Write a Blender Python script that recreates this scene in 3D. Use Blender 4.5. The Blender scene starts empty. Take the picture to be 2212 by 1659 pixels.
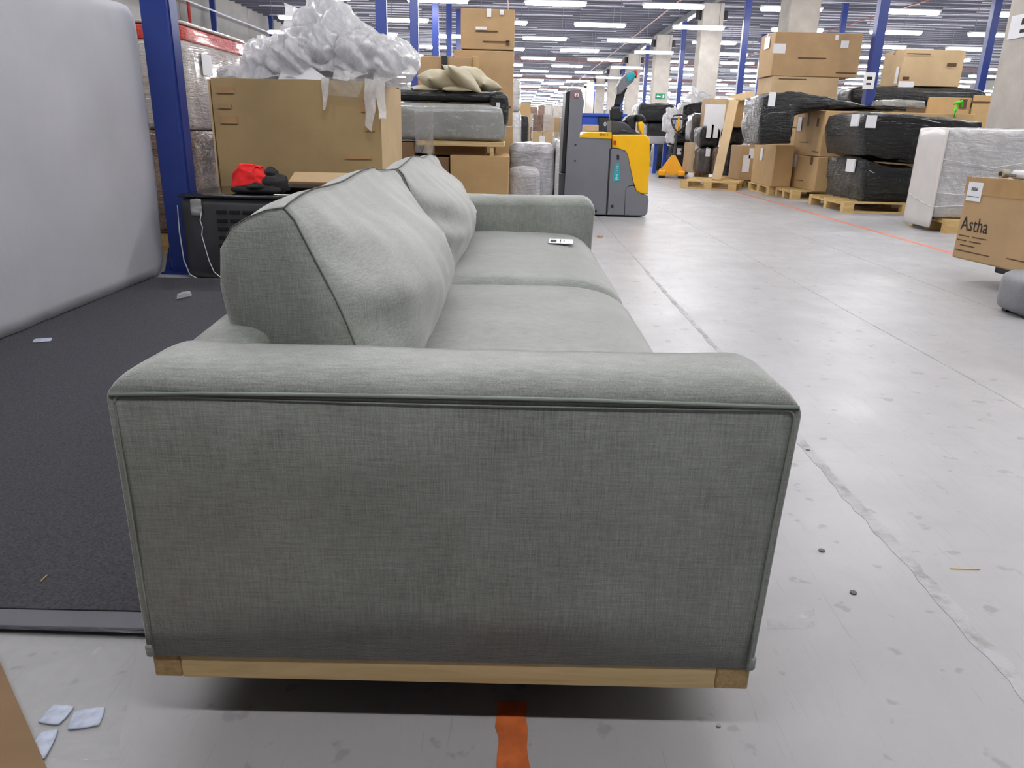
import bpy, bmesh, math, random
from mathutils import Vector, Matrix, noise
import numpy as np
random.seed(7)
C = bpy.context.scene.collection
PI = math.pi

# ---------------------------------------------------------------- camera
IW, IH, F = 2212., 1659., 1620.
CAMH = 0.96
roll = math.radians(1.36)
def _basis():
    cy = np.array([1116. - IW/2, 278. - IH/2, F]); cy /= np.linalg.norm(cy)
    k = -(math.cos(roll)*cy[0] + math.sin(roll)*cy[1]) / cy[2]
    cx = np.array([math.cos(roll), math.sin(roll), k]); cx /= np.linalg.norm(cx)
    return np.stack([cx, cy, np.cross(cx, cy)], 1)
R = _basis()
cam_d = bpy.data.cameras.new('camera'); cam = bpy.data.objects.new('camera', cam_d); C.objects.link(cam)
cam_d.sensor_width = 36.; cam_d.lens = F / IW * 36.; cam_d.clip_start = 0.02; cam_d.clip_end = 400
mw = Matrix.Identity(4)
for i in range(3):
    mw[i][0] = R[0, i]; mw[i][1] = -R[1, i]; mw[i][2] = -R[2, i]
mw[2][3] = CAMH
cam.matrix_world = mw
bpy.context.scene.camera = cam

# ---------------------------------------------------------------- view + world + lamp strength
sc = bpy.context.scene
sc.view_settings.view_transform = 'Standard'; sc.view_settings.look = 'None'
sc.view_settings.gamma = 1; sc.view_settings.use_curve_mapping = False
sc.view_settings.exposure = 0.0
LAMP = 65.0
w = bpy.data.worlds.new('world'); sc.world = w; w.use_nodes = True
w.node_tree.nodes['Background'].inputs[0].default_value = (0.75, 0.8, 1, 1)
w.node_tree.nodes['Background'].inputs[1].default_value = 0.05
try:
    sc.cycles.use_light_tree = True; sc.cycles.max_bounces = 6; sc.cycles.diffuse_bounces = 4
    sc.cycles.glossy_bounces = 3; sc.cycles.transparent_max_bounces = 12
    sc.cycles.sample_clamp_indirect = 4
except Exception: pass

# measurements taken from the photograph -> metres in the building
def ray(px, py): return R.T @ np.array([(px - IW/2)/F, (py - IH/2)/F, 1.])
def A(px, py, Y):
    d = ray(px, py); t = Y/d[1]; return (d[0]*t, Y, CAMH + d[2]*t)
def AX(px, py, X):
    d = ray(px, py); t = X/d[0]; return (X, d[1]*t, CAMH + d[2]*t)
def G(px, py, z=0.):
    d = ray(px, py); t = (z-CAMH)/d[2]; return (d[0]*t, d[1]*t, z)
def span(x0, y0, x1, y1, Y):
    return (A(x0, (y0+y1)/2, Y)[0], A(x1, (y0+y1)/2, Y)[0], A((x0+x1)/2, y1, Y)[2], A((x0+x1)/2, y0, Y)[2])

# ---------------------------------------------------------------- materials
def srgb(r, g, b):
    f = lambda c: ((c/255.)/12.92 if c/255. <= .04045 else ((c/255.+.055)/1.055)**2.4)
    return (f(r), f(g), f(b), 1)
def newmat(name):
    m = bpy.data.materials.new(name); m.use_nodes = True
    nt = m.node_tree; b = nt.nodes['Principled BSDF']
    return m, nt, b
def node(nt, t, **kw):
    n = nt.nodes.new(t)
    for k, v in kw.items():
        if k in n.inputs.keys() if isinstance(k, str) else False: n.inputs[k].default_value = v
        else: setattr(n, k, v)
    return n
def coords(nt, scale=(1, 1, 1), rot=(0, 0, 0), src='Object'):
    tc = nt.nodes.new('ShaderNodeTexCoord'); mp = nt.nodes.new('ShaderNodeMapping')
    mp.inputs['Scale'].default_value = scale; mp.inputs['Rotation'].default_value = rot
    nt.links.new(tc.outputs[src], mp.inputs['Vector']); return mp.outputs[0]
def ntex(nt, vec, scale, detail=3, rough=.55, dist=0.):
    n = nt.nodes.new('ShaderNodeTexNoise'); n.inputs['Scale'].default_value = scale
    n.inputs['Detail'].default_value = detail; n.inputs['Roughness'].default_value = rough
    n.inputs['Distortion'].default_value = dist
    nt.links.new(vec, n.inputs['Vector']); return n.outputs['Fac']
def ramp(nt, fac, stops):
    r = nt.nodes.new('ShaderNodeValToRGB'); e = r.color_ramp.elements
    e[0].position, e[0].color = stops[0]; e[1].position, e[1].color = stops[-1]
    for p, c in stops[1:-1]:
        x = e.new(p); x.color = c
    nt.links.new(fac, r.inputs[0]); return r.outputs[0]
def mixc(nt, fac, a, b, mode='MIX'):
    m = nt.nodes.new('ShaderNodeMix'); m.data_type = 'RGBA'; m.blend_type = mode
    for s, v in ((m.inputs[0], fac), (m.inputs[6], a), (m.inputs[7], b)):
        if hasattr(v, 'node') or isinstance(v, bpy.types.NodeSocket): nt.links.new(v, s)
        else: s.default_value = v
    return m.outputs[2]
def bump(nt, b, h, strength=.3, dist=.01):
    n = nt.nodes.new('ShaderNodeBump'); n.inputs['Strength'].default_value = strength
    n.inputs['Distance'].default_value = dist
    nt.links.new(h, n.inputs['Height']); nt.links.new(n.outputs[0], b.inputs['Normal'])
W1 = (1, 1, 1, 1); K = (0, 0, 0, 1)
def g(v): return (v, v, v, 1)

def plain(name, col, rough=.5, metal=0., vary=.12, nscale=6., bmp=0., coat=0.):
    m, nt, b = newmat(name)
    v = coords(nt); n = ntex(nt, v, nscale, 4)
    lo = tuple(c*(1-vary) for c in col[:3])+(1,); hi = tuple(min(1, c*(1+vary)) for c in col[:3])+(1,)
    nt.links.new(ramp(nt, n, [(.3, lo), (.7, hi)]), b.inputs['Base Color'])
    b.inputs['Roughness'].default_value = rough; b.inputs['Metallic'].default_value = metal
    if coat: b.inputs['Coat Weight'].default_value = coat; b.inputs['Coat Roughness'].default_value = .08
    if bmp: bump(nt, b, ntex(nt, v, nscale*8, 3), bmp, .004)
    return m

def fabric(name, dark, light, sheen=.6):
    m, nt, b = newmat(name)
    vx = coords(nt, (3, 3, 60)); vz = coords(nt, (60, 60, 3)); v = coords(nt)
    a1 = ntex(nt, coords(nt, (260, 260, 16)), 1.6, 3, .6); a2 = ntex(nt, coords(nt, (18, 24, 300)), 1.6, 3, .6)
    a3 = ntex(nt, v, 5, 6, .6); a4 = ntex(nt, v, 700, 1)
    mx = nt.nodes.new('ShaderNodeMath'); mx.operation = 'ADD'; nt.links.new(a1, mx.inputs[0]); nt.links.new(a2, mx.inputs[1])
    m2 = nt.nodes.new('ShaderNodeMath'); m2.operation = 'MULTIPLY_ADD'; nt.links.new(a3, m2.inputs[0]); m2.inputs[1].default_value = .9; nt.links.new(mx.outputs[0], m2.inputs[2])
    m3 = nt.nodes.new('ShaderNodeMath'); m3.operation = 'MULTIPLY_ADD'; nt.links.new(a4, m3.inputs[0]); m3.inputs[1].default_value = .7; nt.links.new(m2.outputs[0], m3.inputs[2])
    sc_ = nt.nodes.new('ShaderNodeMath'); sc_.operation = 'MULTIPLY'; nt.links.new(m3.outputs[0], sc_.inputs[0]); sc_.inputs[1].default_value = 1/3.6
    nt.links.new(ramp(nt, sc_.outputs[0], [(.38, dark), (.62, light)]), b.inputs['Base Color'])
    b.inputs['Roughness'].default_value = .55; b.inputs['Sheen Weight'].default_value = sheen
    b.inputs['Sheen Roughness'].default_value = .3; b.inputs['Sheen Tint'].default_value = (1, 1, 1, 1)
    b.inputs['Specular IOR Level'].default_value = 1.
    bump(nt, b, m3.outputs[0], .35, .0025)
    return m

def film(name, base, base2, rough=.18, scale=9., strength=.9, stretch=(1, 1, 5), white=0.0):
    """tight stretch film over something: glossy wrinkles"""
    m, nt, b = newmat(name)
    v = coords(nt, stretch, (.25, .15, .3)); n1 = ntex(nt, v, scale, 5, .65, .6)
    n2 = ntex(nt, coords(nt, (1, 1, 1)), scale*.4, 4, .6, 1.2)
    nt.links.new(ramp(nt, n2, [(.35, base), (.68, base2)]), b.inputs['Base Color'])
    if white > 0:  # glints on the film painted into its colour as white streaks
        s = ramp(nt, ntex(nt, coords(nt, tuple(4*q for q in stretch), (.2, .3, -.2)), scale*.8, 5, .7, .8), [(.56, g(0)), (.66, g(white))])
        c = b.inputs['Base Color'].links[0].from_socket
        nt.links.new(mixc(nt, s, c, (.85, .85, .87, 1)), b.inputs['Base Color'])
    b.inputs['Roughness'].default_value = rough
    b.inputs['Specular IOR Level'].default_value = .42 if 'black' in name else .6
    b.inputs['Coat Weight'].default_value = .15 if 'black' in name else .4; b.inputs['Coat Roughness'].default_value = .05
    a = nt.nodes.new('ShaderNodeMath'); a.operation = 'MULTIPLY_ADD'; nt.links.new(n1, a.inputs[0]); a.inputs[1].default_value = .6; nt.links.new(n2, a.inputs[2])
    bump(nt, b, a.outputs[0], strength, .05)
    return m

def card(name, c1, rough=.75):
    m, nt, b = newmat(name)
    v = coords(nt); n = ntex(nt, v, 3, 5, .6); n2 = ntex(nt, coords(nt, (1, 1, 60)), 12, 2)
    lo = tuple(c*.86 for c in c1[:3])+(1,); hi = tuple(min(1, c*1.1) for c in c1[:3])+(1,)
    col = ramp(nt, n, [(.3, lo), (.7, hi)])
    nt.links.new(mixc(nt, .25, col, ramp(nt, n2, [(.3, lo), (.7, hi)])), b.inputs['Base Color'])
    b.inputs['Roughness'].default_value = rough; b.inputs['Specular IOR Level'].default_value = .3
    bump(nt, b, n, .15, .01)
    return m

def wood(name, c1, c2, axis=(1, 14, 14), rough=.6):
    m, nt, b = newmat(name)
    v = coords(nt, axis); n = ntex(nt, v, 3, 5, .6, .8)
    nt.links.new(ramp(nt, n, [(.3, c1), (.7, c2)]), b.inputs['Base Color'])
    b.inputs['Roughness'].default_value = rough; bump(nt, b, n, .12, .004)
    return m

def clear_plastic(name, alpha, col=(.9, .91, .93, 1), rough=.15, scale=7):
    m, nt, b = newmat(name)
    v = coords(nt, (1, 1, .45), (.3, .4, .2)); n1 = ntex(nt, v, scale, 4, .6, 1.8); n2 = ntex(nt, v, scale*3, 4, .6, .5)
    b.inputs['Base Color'].default_value = col; b.inputs['Roughness'].default_value = rough
    b.inputs['Coat Weight'].default_value = .6; b.inputs['Coat Roughness'].default_value = .05
    b.inputs['Specular IOR Level'].default_value = .7
    a = nt.nodes.new('ShaderNodeMath'); a.operation = 'MULTIPLY_ADD'; nt.links.new(n2, a.inputs[0]); a.inputs[1].default_value = .4; nt.links.new(n1, a.inputs[2])
    bump(nt, b, a.outputs[0], .6, .05)
    t = nt.nodes.new('ShaderNodeBsdfTransparent'); tl = nt.nodes.new('ShaderNodeBsdfTranslucent'); tl.inputs[0].default_value = col
    mx = nt.nodes.new('ShaderNodeMixShader'); mx.inputs[0].default_value = .5
    nt.links.new(b.outputs[0], mx.inputs[1]); nt.links.new(tl.outputs[0], mx.inputs[2])
    m2 = nt.nodes.new('ShaderNodeMixShader')
    r = ramp(nt, n1, [(.35, g(alpha*.75)), (.65, g(min(1, alpha*1.25)))])
    nt.links.new(r, m2.inputs[0]); nt.links.new(t.outputs[0], m2.inputs[1]); nt.links.new(mx.outputs[0], m2.inputs[2])
    nt.links.new(m2.outputs[0], nt.nodes['Material Output'].inputs['Surface'])
    return m

def floor_mat():
    m, nt, b = newmat('polished_concrete')
    v = coords(nt)
    big = ntex(nt, v, .5, 5, .55); med = ntex(nt, v, 3.2, 6, .65)
    st1 = ntex(nt, coords(nt, (12, 1.1, 1), (0, 0, .12)), 2.2, 5, .65, .5)
    st2 = ntex(nt, coords(nt, (2, 14, 1), (0, 0, .5)), 2.0, 4, .6, .4)
    base = ramp(nt, big, [(.25, (.375, .37, .385, 1)), (.75, (.49, .485, .50, 1))])
    c = mixc(nt, ramp(nt, med, [(.3, g(0)), (.7, g(.5))]), base, (.36, .355, .36, 1))
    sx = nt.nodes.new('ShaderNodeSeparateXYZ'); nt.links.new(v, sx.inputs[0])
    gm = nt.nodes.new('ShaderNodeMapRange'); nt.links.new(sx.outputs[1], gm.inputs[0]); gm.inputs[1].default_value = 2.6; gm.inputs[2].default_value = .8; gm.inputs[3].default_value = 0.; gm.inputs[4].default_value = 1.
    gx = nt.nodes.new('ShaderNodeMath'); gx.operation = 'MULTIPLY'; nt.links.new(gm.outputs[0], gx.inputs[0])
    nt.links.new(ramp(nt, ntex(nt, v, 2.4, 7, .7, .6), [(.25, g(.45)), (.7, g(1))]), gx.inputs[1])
    c = mixc(nt, gx.outputs[0], c, (.33, .325, .33, 1))      # trodden-in dirt, with weaker light toward the camera painted into the same gradient
    c = mixc(nt, ramp(nt, st1, [(.54, g(0)), (.68, g(.42))]), c, (.34, .335, .34, 1))
    c = mixc(nt, ramp(nt, st2, [(.58, g(0)), (.70, g(.35))]), c, (.34, .34, .35, 1))
    # worn blotches
    sp = ntex(nt, v, 14, 3, .5); c = mixc(nt, ramp(nt, sp, [(.645, g(0)), (.69, g(.6))]), c, (.24, .235, .24, 1))
    # fine scratches
    sr = ntex(nt, coords(nt, (60, 2.2, 1), (0, 0, -.35)), 2.2, 3, .6, 1.2); c = mixc(nt, ramp(nt, sr, [(.66, g(0)), (.72, g(.4))]), c, (.22, .22, .23, 1))
    sr = ntex(nt, coords(nt, (50, 2.0, 1), (0, 0, 1.0)), 2.2, 3, .6, 1.2); c = mixc(nt, ramp(nt, sr, [(.66, g(0)), (.72, g(.4))]), c, (.25, .25, .26, 1))
    nt.links.new(c, b.inputs['Base Color'])
    nt.links.new(ramp(nt, med, [(.3, g(.30)), (.7, g(.48))]), b.inputs['Roughness'])
    b.inputs['Specular IOR Level'].default_value = .5
    bump(nt, b, med, .05, .01)
    return m

def stain_mat(name, base, dark, thr=.45):
    """concrete joint filler: patchy"""
    m, nt, b = newmat(name)
    n = ntex(nt, coords(nt), 9, 6, .7); n2 = ntex(nt, coords(nt), 60, 3)
    c = ramp(nt, n, [(thr-.06, base), (thr+.1, dark)])
    nt.links.new(mixc(nt, ramp(nt, n2, [(.4, g(0)), (.7, g(.4))]), c, base), b.inputs['Base Color'])
    b.inputs['Roughness'].default_value = .6; return m

def emis(name, col, st):
    m, nt, b = newmat(name)
    e = nt.nodes.new('ShaderNodeEmission'); e.inputs[0].default_value = col; e.inputs[1].default_value = st
    nt.links.new(e.outputs[0], nt.nodes['Material Output'].inputs['Surface']); return m

M = {}
M['fab'] = fabric('grey_green_chenille', srgb(102, 105, 99), srgb(158, 162, 155), 1.)
M['seam'] = plain('seam_thread', srgb(98, 101, 95), .95)
M['piping'] = plain('piping_cloth', srgb(140, 147, 139), .95)
M['oak'] = wood('pale_beech', srgb(190, 160, 110), srgb(225, 200, 150))
M['oakend'] = wood('beech_end_grain', srgb(150, 122, 82), srgb(190, 160, 112), (40, 2, 40))
M['pallet'] = wood('pallet_pine', srgb(190, 155, 95), srgb(225, 195, 135))
M['card'] = card('cardboard', srgb(180, 150, 112))
M['card2'] = card('cardboard_warm', srgb(192, 160, 114))
M['card3'] = card('cardboard_pale', srgb(200, 174, 136))
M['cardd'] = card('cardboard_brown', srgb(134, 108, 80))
M['cardo'] = card('cardboard_olive', srgb(164, 140, 100))
M['tape'] = plain('brown_tape', srgb(172, 138, 96), .25, coat=.5)
M['paper'] = plain('white_paper', srgb(235, 236, 240), .6, vary=.03)
M['ink'] = plain('faded_ink', srgb(92, 66, 44), .8)
M['inkk'] = plain('black_ink', srgb(40, 36, 34), .8)
M['blackfilm'] = film('black_stretch_film', srgb(9, 10, 11), srgb(20, 20, 22), .28, 6., 1.)
M['brownfilm'] = film('dark_film_over_card', srgb(46, 44, 44), srgb(74, 68, 62), .25, 8., .8)
M['greyfilm'] = film('clear_film_over_grey', srgb(138, 140, 137), srgb(164, 166, 163), .2, 3., .35, (1,1,2), white=.3)
M['silverfilm'] = film('clear_film_over_pale_grey', srgb(158, 157, 160), srgb(198, 197, 200), .18, 4.5, .8, (1, 1, 4), white=.55)
M['whitefilm'] = film('clear_film_over_white', srgb(176, 175, 176), srgb(214, 213, 213), .16, 3.5, .8, (1, 1, 3), white=.5)
M['pinkfilm'] = film('clear_film_over_cartons', srgb(205, 192, 180), srgb(228, 222, 216), .15, 12., .8, (1, .6, 6), white=.8)
M['cardfilm'] = film('clear_film_over_cardboard', srgb(125, 98, 82), srgb(165, 140, 122), .15, 14., .9, (1, 1, 4), white=.6)
M['plastic'] = clear_plastic('loose_clear_plastic', .92, (.98, .98, 1, 1), .22)
M['paperfilm'] = plain('translucent_paper', srgb(215, 215, 218), .7)
M['plastic_thin'] = clear_plastic('thin_clear_plastic', .28)
M['floorfilm'] = clear_plastic('floor_film', .13)
M['wallw'] = plain('white_board_in_film', srgb(214, 210, 206), .35, vary=.05, nscale=5, bmp=.2, coat=.4)
M['foam'] = plain('white_packing_foam', srgb(188, 188, 195), .85, vary=.04, nscale=3, bmp=.3)
M['carpet'] = plain('charcoal_carpet', srgb(72, 72, 79), 1., vary=.4, nscale=160, bmp=.6)
M['carpetedge'] = plain('grey_rubber_edge', srgb(96, 96, 104), .6, vary=.1)
M['blue'] = plain('blue_painted_steel', srgb(31, 54, 128), .4, vary=.06)
M['bluebin'] = plain('blue_bin_plastic', srgb(40, 78, 180), .4)
M['concrete'] = plain('column_concrete', srgb(190, 184, 176), .9, vary=.1, nscale=4, bmp=.2)
M['wallc'] = plain('wall_concrete', srgb(176, 174, 172), .9, vary=.08, nscale=2)
M['dark'] = plain('black_plastic', srgb(34, 34, 38), .45)
M['slot'] = plain('crate_slot_black', srgb(10, 10, 12), .8)
M['crate'] = plain('crate_dark_grey', srgb(54, 55, 58), .35, vary=.2, nscale=5, coat=.3)
M['darkgloss'] = plain('black_gloss_plastic', srgb(24, 25, 29), .2, coat=.5)
M['dgrey'] = plain('dark_grey_plastic', srgb(70, 71, 76), .5)
M['sgrey'] = plain('machine_grey_paint', srgb(118, 119, 126), .45, vary=.04)
M['yellow'] = plain('machine_yellow_paint', srgb(250, 190, 10), .35, vary=.03, coat=.3)
M['orangey'] = plain('jack_orange_yellow', srgb(250, 176, 30), .4, vary=.05)
M['teal'] = plain('teal_print', srgb(20, 165, 175), .5)
M['red'] = plain('red_paint', srgb(200, 40, 35), .5)
M['redcloth'] = plain('red_cloth', srgb(225, 35, 35), .9, vary=.2, nscale=12)
M['blackcloth'] = plain('black_cloth', srgb(30, 28, 30), .9)
M['redband'] = film('red_carton_band', srgb(200, 50, 35), srgb(222, 80, 62), .2, 12., .6, (1, 1, 4), white=.15)
M['green'] = plain('exit_green', srgb(20, 130, 90), .5)
M['lime'] = plain('lime_ribbon', srgb(90, 220, 40), .5)
M['beige'] = fabric('beige_linen', srgb(158, 148, 118), srgb(186, 176, 146), .2)
M['sachet'] = plain('blue_white_sachet', srgb(178, 186, 206), .5, vary=.2, nscale=60)
M['orange'] = plain('orange_floor_paint', srgb(192, 100, 52), .5, vary=.3, nscale=18)
M['redline'] = plain('faded_red_floor_line', srgb(222, 130, 104), .5, vary=.15, nscale=9)
M['ceil'] = plain('galvanised_deck', srgb(104, 106, 120), .55, .2, vary=.15, nscale=1.5)
M['purlin'] = plain('pale_deck_rib', srgb(215, 218, 228), .4, .1, vary=.1)
M['pipe'] = plain('red_brown_pipe', srgb(128, 66, 58), .5)
M['beam'] = plain('brown_grey_beam', srgb(120, 92, 92), .6)
M['steel'] = plain('grey_steel', srgb(140, 142, 148), .35, .6)
M['lamp'] = emis('fluorescent_tube', (1, .985, .985, 1), LAMP)
M['housing'] = plain('white_lamp_housing', srgb(225, 228, 232), .4)
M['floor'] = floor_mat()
M['joint'] = stain_mat('worn_joint_filler', (.42, .415, .43, 1), (.27, .265, .25, 1), .5)
M['greyott'] = fabric('grey_ottoman_cloth', srgb(104, 105, 110), srgb(136, 137, 142), .3)
M['blackwhite'] = plain('grey_roll', srgb(200, 200, 200), .4)

# ---------------------------------------------------------------- object helpers
def empty(name, label, cat, loc=(0, 0, 0), rz=0., group=None):
    o = bpy.data.objects.new(name, None); C.objects.link(o); o.empty_display_size = .1
    o.location = loc; o.rotation_euler = (0, 0, rz); o['label'] = label; o['category'] = cat
    if group: o['group'] = group
    return o
def tag(o, label, cat, group=None, kind=None):
    o['label'] = label; o['category'] = cat
    if group: o['group'] = group
    if kind: o['kind'] = kind
    return o
def link(name, bm, m, parent=None, loc=None, smooth=False, label=None):
    bmesh.ops.recalc_face_normals(bm, faces=bm.faces[:])
    me = bpy.data.meshes.new(name); bm.to_mesh(me); bm.free()
    me.materials.append(m)
    if smooth:
        for p in me.polygons: p.use_smooth = True
    o = bpy.data.objects.new(name, me); C.objects.link(o)
    if parent is not None: o.parent = parent
    if loc is not None: o.location = loc
    if label: o['label'] = label
    return o
def rebase(o):
    """move the origin of a one-mesh thing to the middle of its base"""
    vs = [v.co.copy() for v in o.data.vertices]
    c = Vector(((min(v.x for v in vs)+max(v.x for v in vs))/2, (min(v.y for v in vs)+max(v.y for v in vs))/2, min(v.z for v in vs)))
    o.data.transform(Matrix.Translation(-c)); o.location = o.location + c; return o
def struct(name, bm, m, smooth=False):
    o = link(name, bm, m, smooth=smooth); o['kind'] = 'structure'; return o
def box(bm, x0, x1, y0, y1, z0, z1, bev=0., seg=2, T=None):
    r = bmesh.ops.create_cube(bm, size=1.)
    vs = r['verts']
    for v in vs:
        v.co = Vector(((x0+x1)/2+v.co.x*(x1-x0), (y0+y1)/2+v.co.y*(y1-y0), (z0+z1)/2+v.co.z*(z1-z0)))
    if bev > 0:
        es = list({e for v in vs for e in v.link_edges})
        rr = bmesh.ops.bevel(bm, geom=es, offset=bev, segments=seg, affect='EDGES', profile=.5)
        vs = list({v for f in rr['faces'] for v in f.verts} | {v for v in vs if v.is_valid})
    if T is not None:
        bmesh.ops.transform(bm, matrix=T, verts=[v for v in vs if v.is_valid])
    return bm
def bx(x0, x1, y0, y1, z0, z1, bev=0., seg=2):
    return box(bmesh.new(), x0, x1, y0, y1, z0, z1, bev, seg)
def prism(bm, poly, y0, y1, bev=0.):
    """poly: list of (x,z), extruded along y"""
    a = [bm.verts.new((x, y0, z)) for x, z in poly]; b = [bm.verts.new((x, y1, z)) for x, z in poly]
    n = len(poly); fs = [bm.faces.new(a), bm.faces.new(b[::-1])]
    for i in range(n): bm.faces.new((a[i], b[i], b[(i+1) % n], a[(i+1) % n]))
    if bev > 0:
        es = list(set(fs[0].edges) | set(fs[1].edges))
        bmesh.ops.bevel(bm, geom=es, offset=bev, segments=2, affect='EDGES', profile=.5)
    return bm
def tube(bm, pts, r, n=8, closed=False):
    pts = [Vector(p) for p in pts]; rings = []; N = len(pts)
    up = Vector((0, 0, 1))
    rr = r if hasattr(r, '__len__') else [r]*N
    for i, p in enumerate(pts):
        if closed: d = pts[(i+1) % N]-pts[i-1]
        else: d = (pts[min(i+1, N-1)]-pts[max(i-1, 0)])
        d.normalize(); s = d.cross(up)
        if s.length < .05: s = d.cross(Vector((1, 0, 0)))
        s.normalize(); t = d.cross(s)
        rings.append([bm.verts.new(p+s*math.cos(2*PI*k/n)*rr[i]+t*math.sin(2*PI*k/n)*rr[i]) for k in range(n)])
    for i in range(N if closed else N-1):
        a = rings[i]; b = rings[(i+1) % N]
        for k in range(n): bm.faces.new((a[k], a[(k+1) % n], b[(k+1) % n], b[k]))
    if not closed:
        bm.faces.new(rings[0][::-1]); bm.faces.new(rings[-1])
    return bm
def cyl(bm, c, r, h, n=16, axis='z'):
    mtx = Matrix.Translation(c)
    if axis == 'y': mtx = mtx @ Matrix.Rotation(PI/2, 4, 'X')
    if axis == 'x': mtx = mtx @ Matrix.Rotation(PI/2, 4, 'Y')
    bmesh.ops.create_cone(bm, cap_ends=True, segments=n, radius1=r, radius2=r, depth=h, matrix=mtx); return bm
def nz(p, s, seed=0.): return noise.noise(Vector((p[0]*s+seed*13.1, p[1]*s+seed*7.7, p[2]*s+seed*3.3)))
def softbox(x0, x1, y0, y1, z0, z1, r=.05, n=14, bulge=.0, amp=.0, fs=5., seed=0., flat=True, fold=0.):
    """rounded, bulging, wrinkled block"""
    bm = bmesh.new(); bmesh.ops.create_cube(bm, size=2.)
    bmesh.ops.subdivide_edges(bm, edges=bm.edges[:], cuts=n, use_grid_fill=True)
    cx, cy, cz = (x0+x1)/2, (y0+y1)/2, (z0+z1)/2; hx, hy, hz = (x1-x0)/2, (y1-y0)/2, (z1-z0)/2
    r = min(r, hx*.98, hy*.98, hz*.98)
    for v in bm.verts:
        u = v.co.copy(); p = Vector((u.x*hx, u.y*hy, u.z*hz))
        q = Vector((max(-hx+r, min(hx-r, p.x)), max(-hy+r, min(hy-r, p.y)), max(-hz+r, min(hz-r, p.z))))
        d = p-q
        if d.length > 1e-6: p = q+d.normalized()*r
        if bulge:
            kx = (1-u.y**2)*(1-u.z**2); ky = (1-u.x**2)*(1-u.z**2); kz = (1-u.x**2)*(1-u.y**2)
            p.x += bulge*kx*u.x; p.y += bulge*ky*u.y
            p.z += bulge*kz*(u.z if (u.z > 0 or not flat) else 0)
        if amp:
            dn = p.normalized()
            a = amp*(nz(p, fs, seed)+.5*nz(p, fs*2.3, seed+1))
            if fold: a += fold*(1-abs(nz((p.x, p.y, p.z*.35), fs*3, seed+2))*2)*.5
            if flat and u.z < -.95: a = 0; 
            p += Vector((dn.x, dn.y, dn.z if not (flat and u.z < 0) else 0))*a
        v.co = p+Vector((cx, cy, cz))
    return bm
def paper_on(parent, name, face, u0, u1, v0, v1, pos, m, label=None, th=.002):
    """thin sheet on a local face: F (-y) plane y=pos, L (-x) plane x=pos, T top z=pos"""
    if face == 'F': b = bx(u0, u1, pos-th, pos+.001, v0, v1)
    elif face == 'L': b = bx(pos-th, pos+.001, u0, u1, v0, v1)
    elif face == 'R': b = bx(pos-.001, pos+th, u0, u1, v0, v1)
    else: b = bx(u0, u1, v0, v1, pos-.001, pos+th)
    return link(name, b, m, parent, label=label)
def text(parent, s, size, loc, rot, m, name='lettering', sx=1., bold=0.):
    cu = bpy.data.curves.new(name, 'FONT'); cu.body = s; cu.size = size; cu.extrude = .0006; cu.offset = bold
    cu.resolution_u = 2
    o = bpy.data.objects.new(name, cu); C.objects.link(o)
    dg = bpy.context.evaluated_depsgraph_get(); me = bpy.data.meshes.new_from_object(o.evaluated_get(dg))
    bpy.data.objects.remove(o); bpy.data.curves.remove(cu)
    me.materials.clear(); me.materials.append(m)
    o = bpy.data.objects.new(name, me); C.objects.link(o); o.parent = parent; o.location = loc; o.rotation_euler = rot; o.scale = (sx, 1, 1)
    return o
def dup(root, loc, rz=0., label=None, group=None):
    r = root.copy(); C.objects.link(r); r.location = loc; r.rotation_euler = (0, 0, rz)
    if label: r['label'] = label
    if group: r['group'] = group
    for ch in root.children:
        c = ch.copy(); C.objects.link(c); c.parent = r
        for q in ch.children:
            d = q.copy(); C.objects.link(d); d.parent = c
    return r

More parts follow.
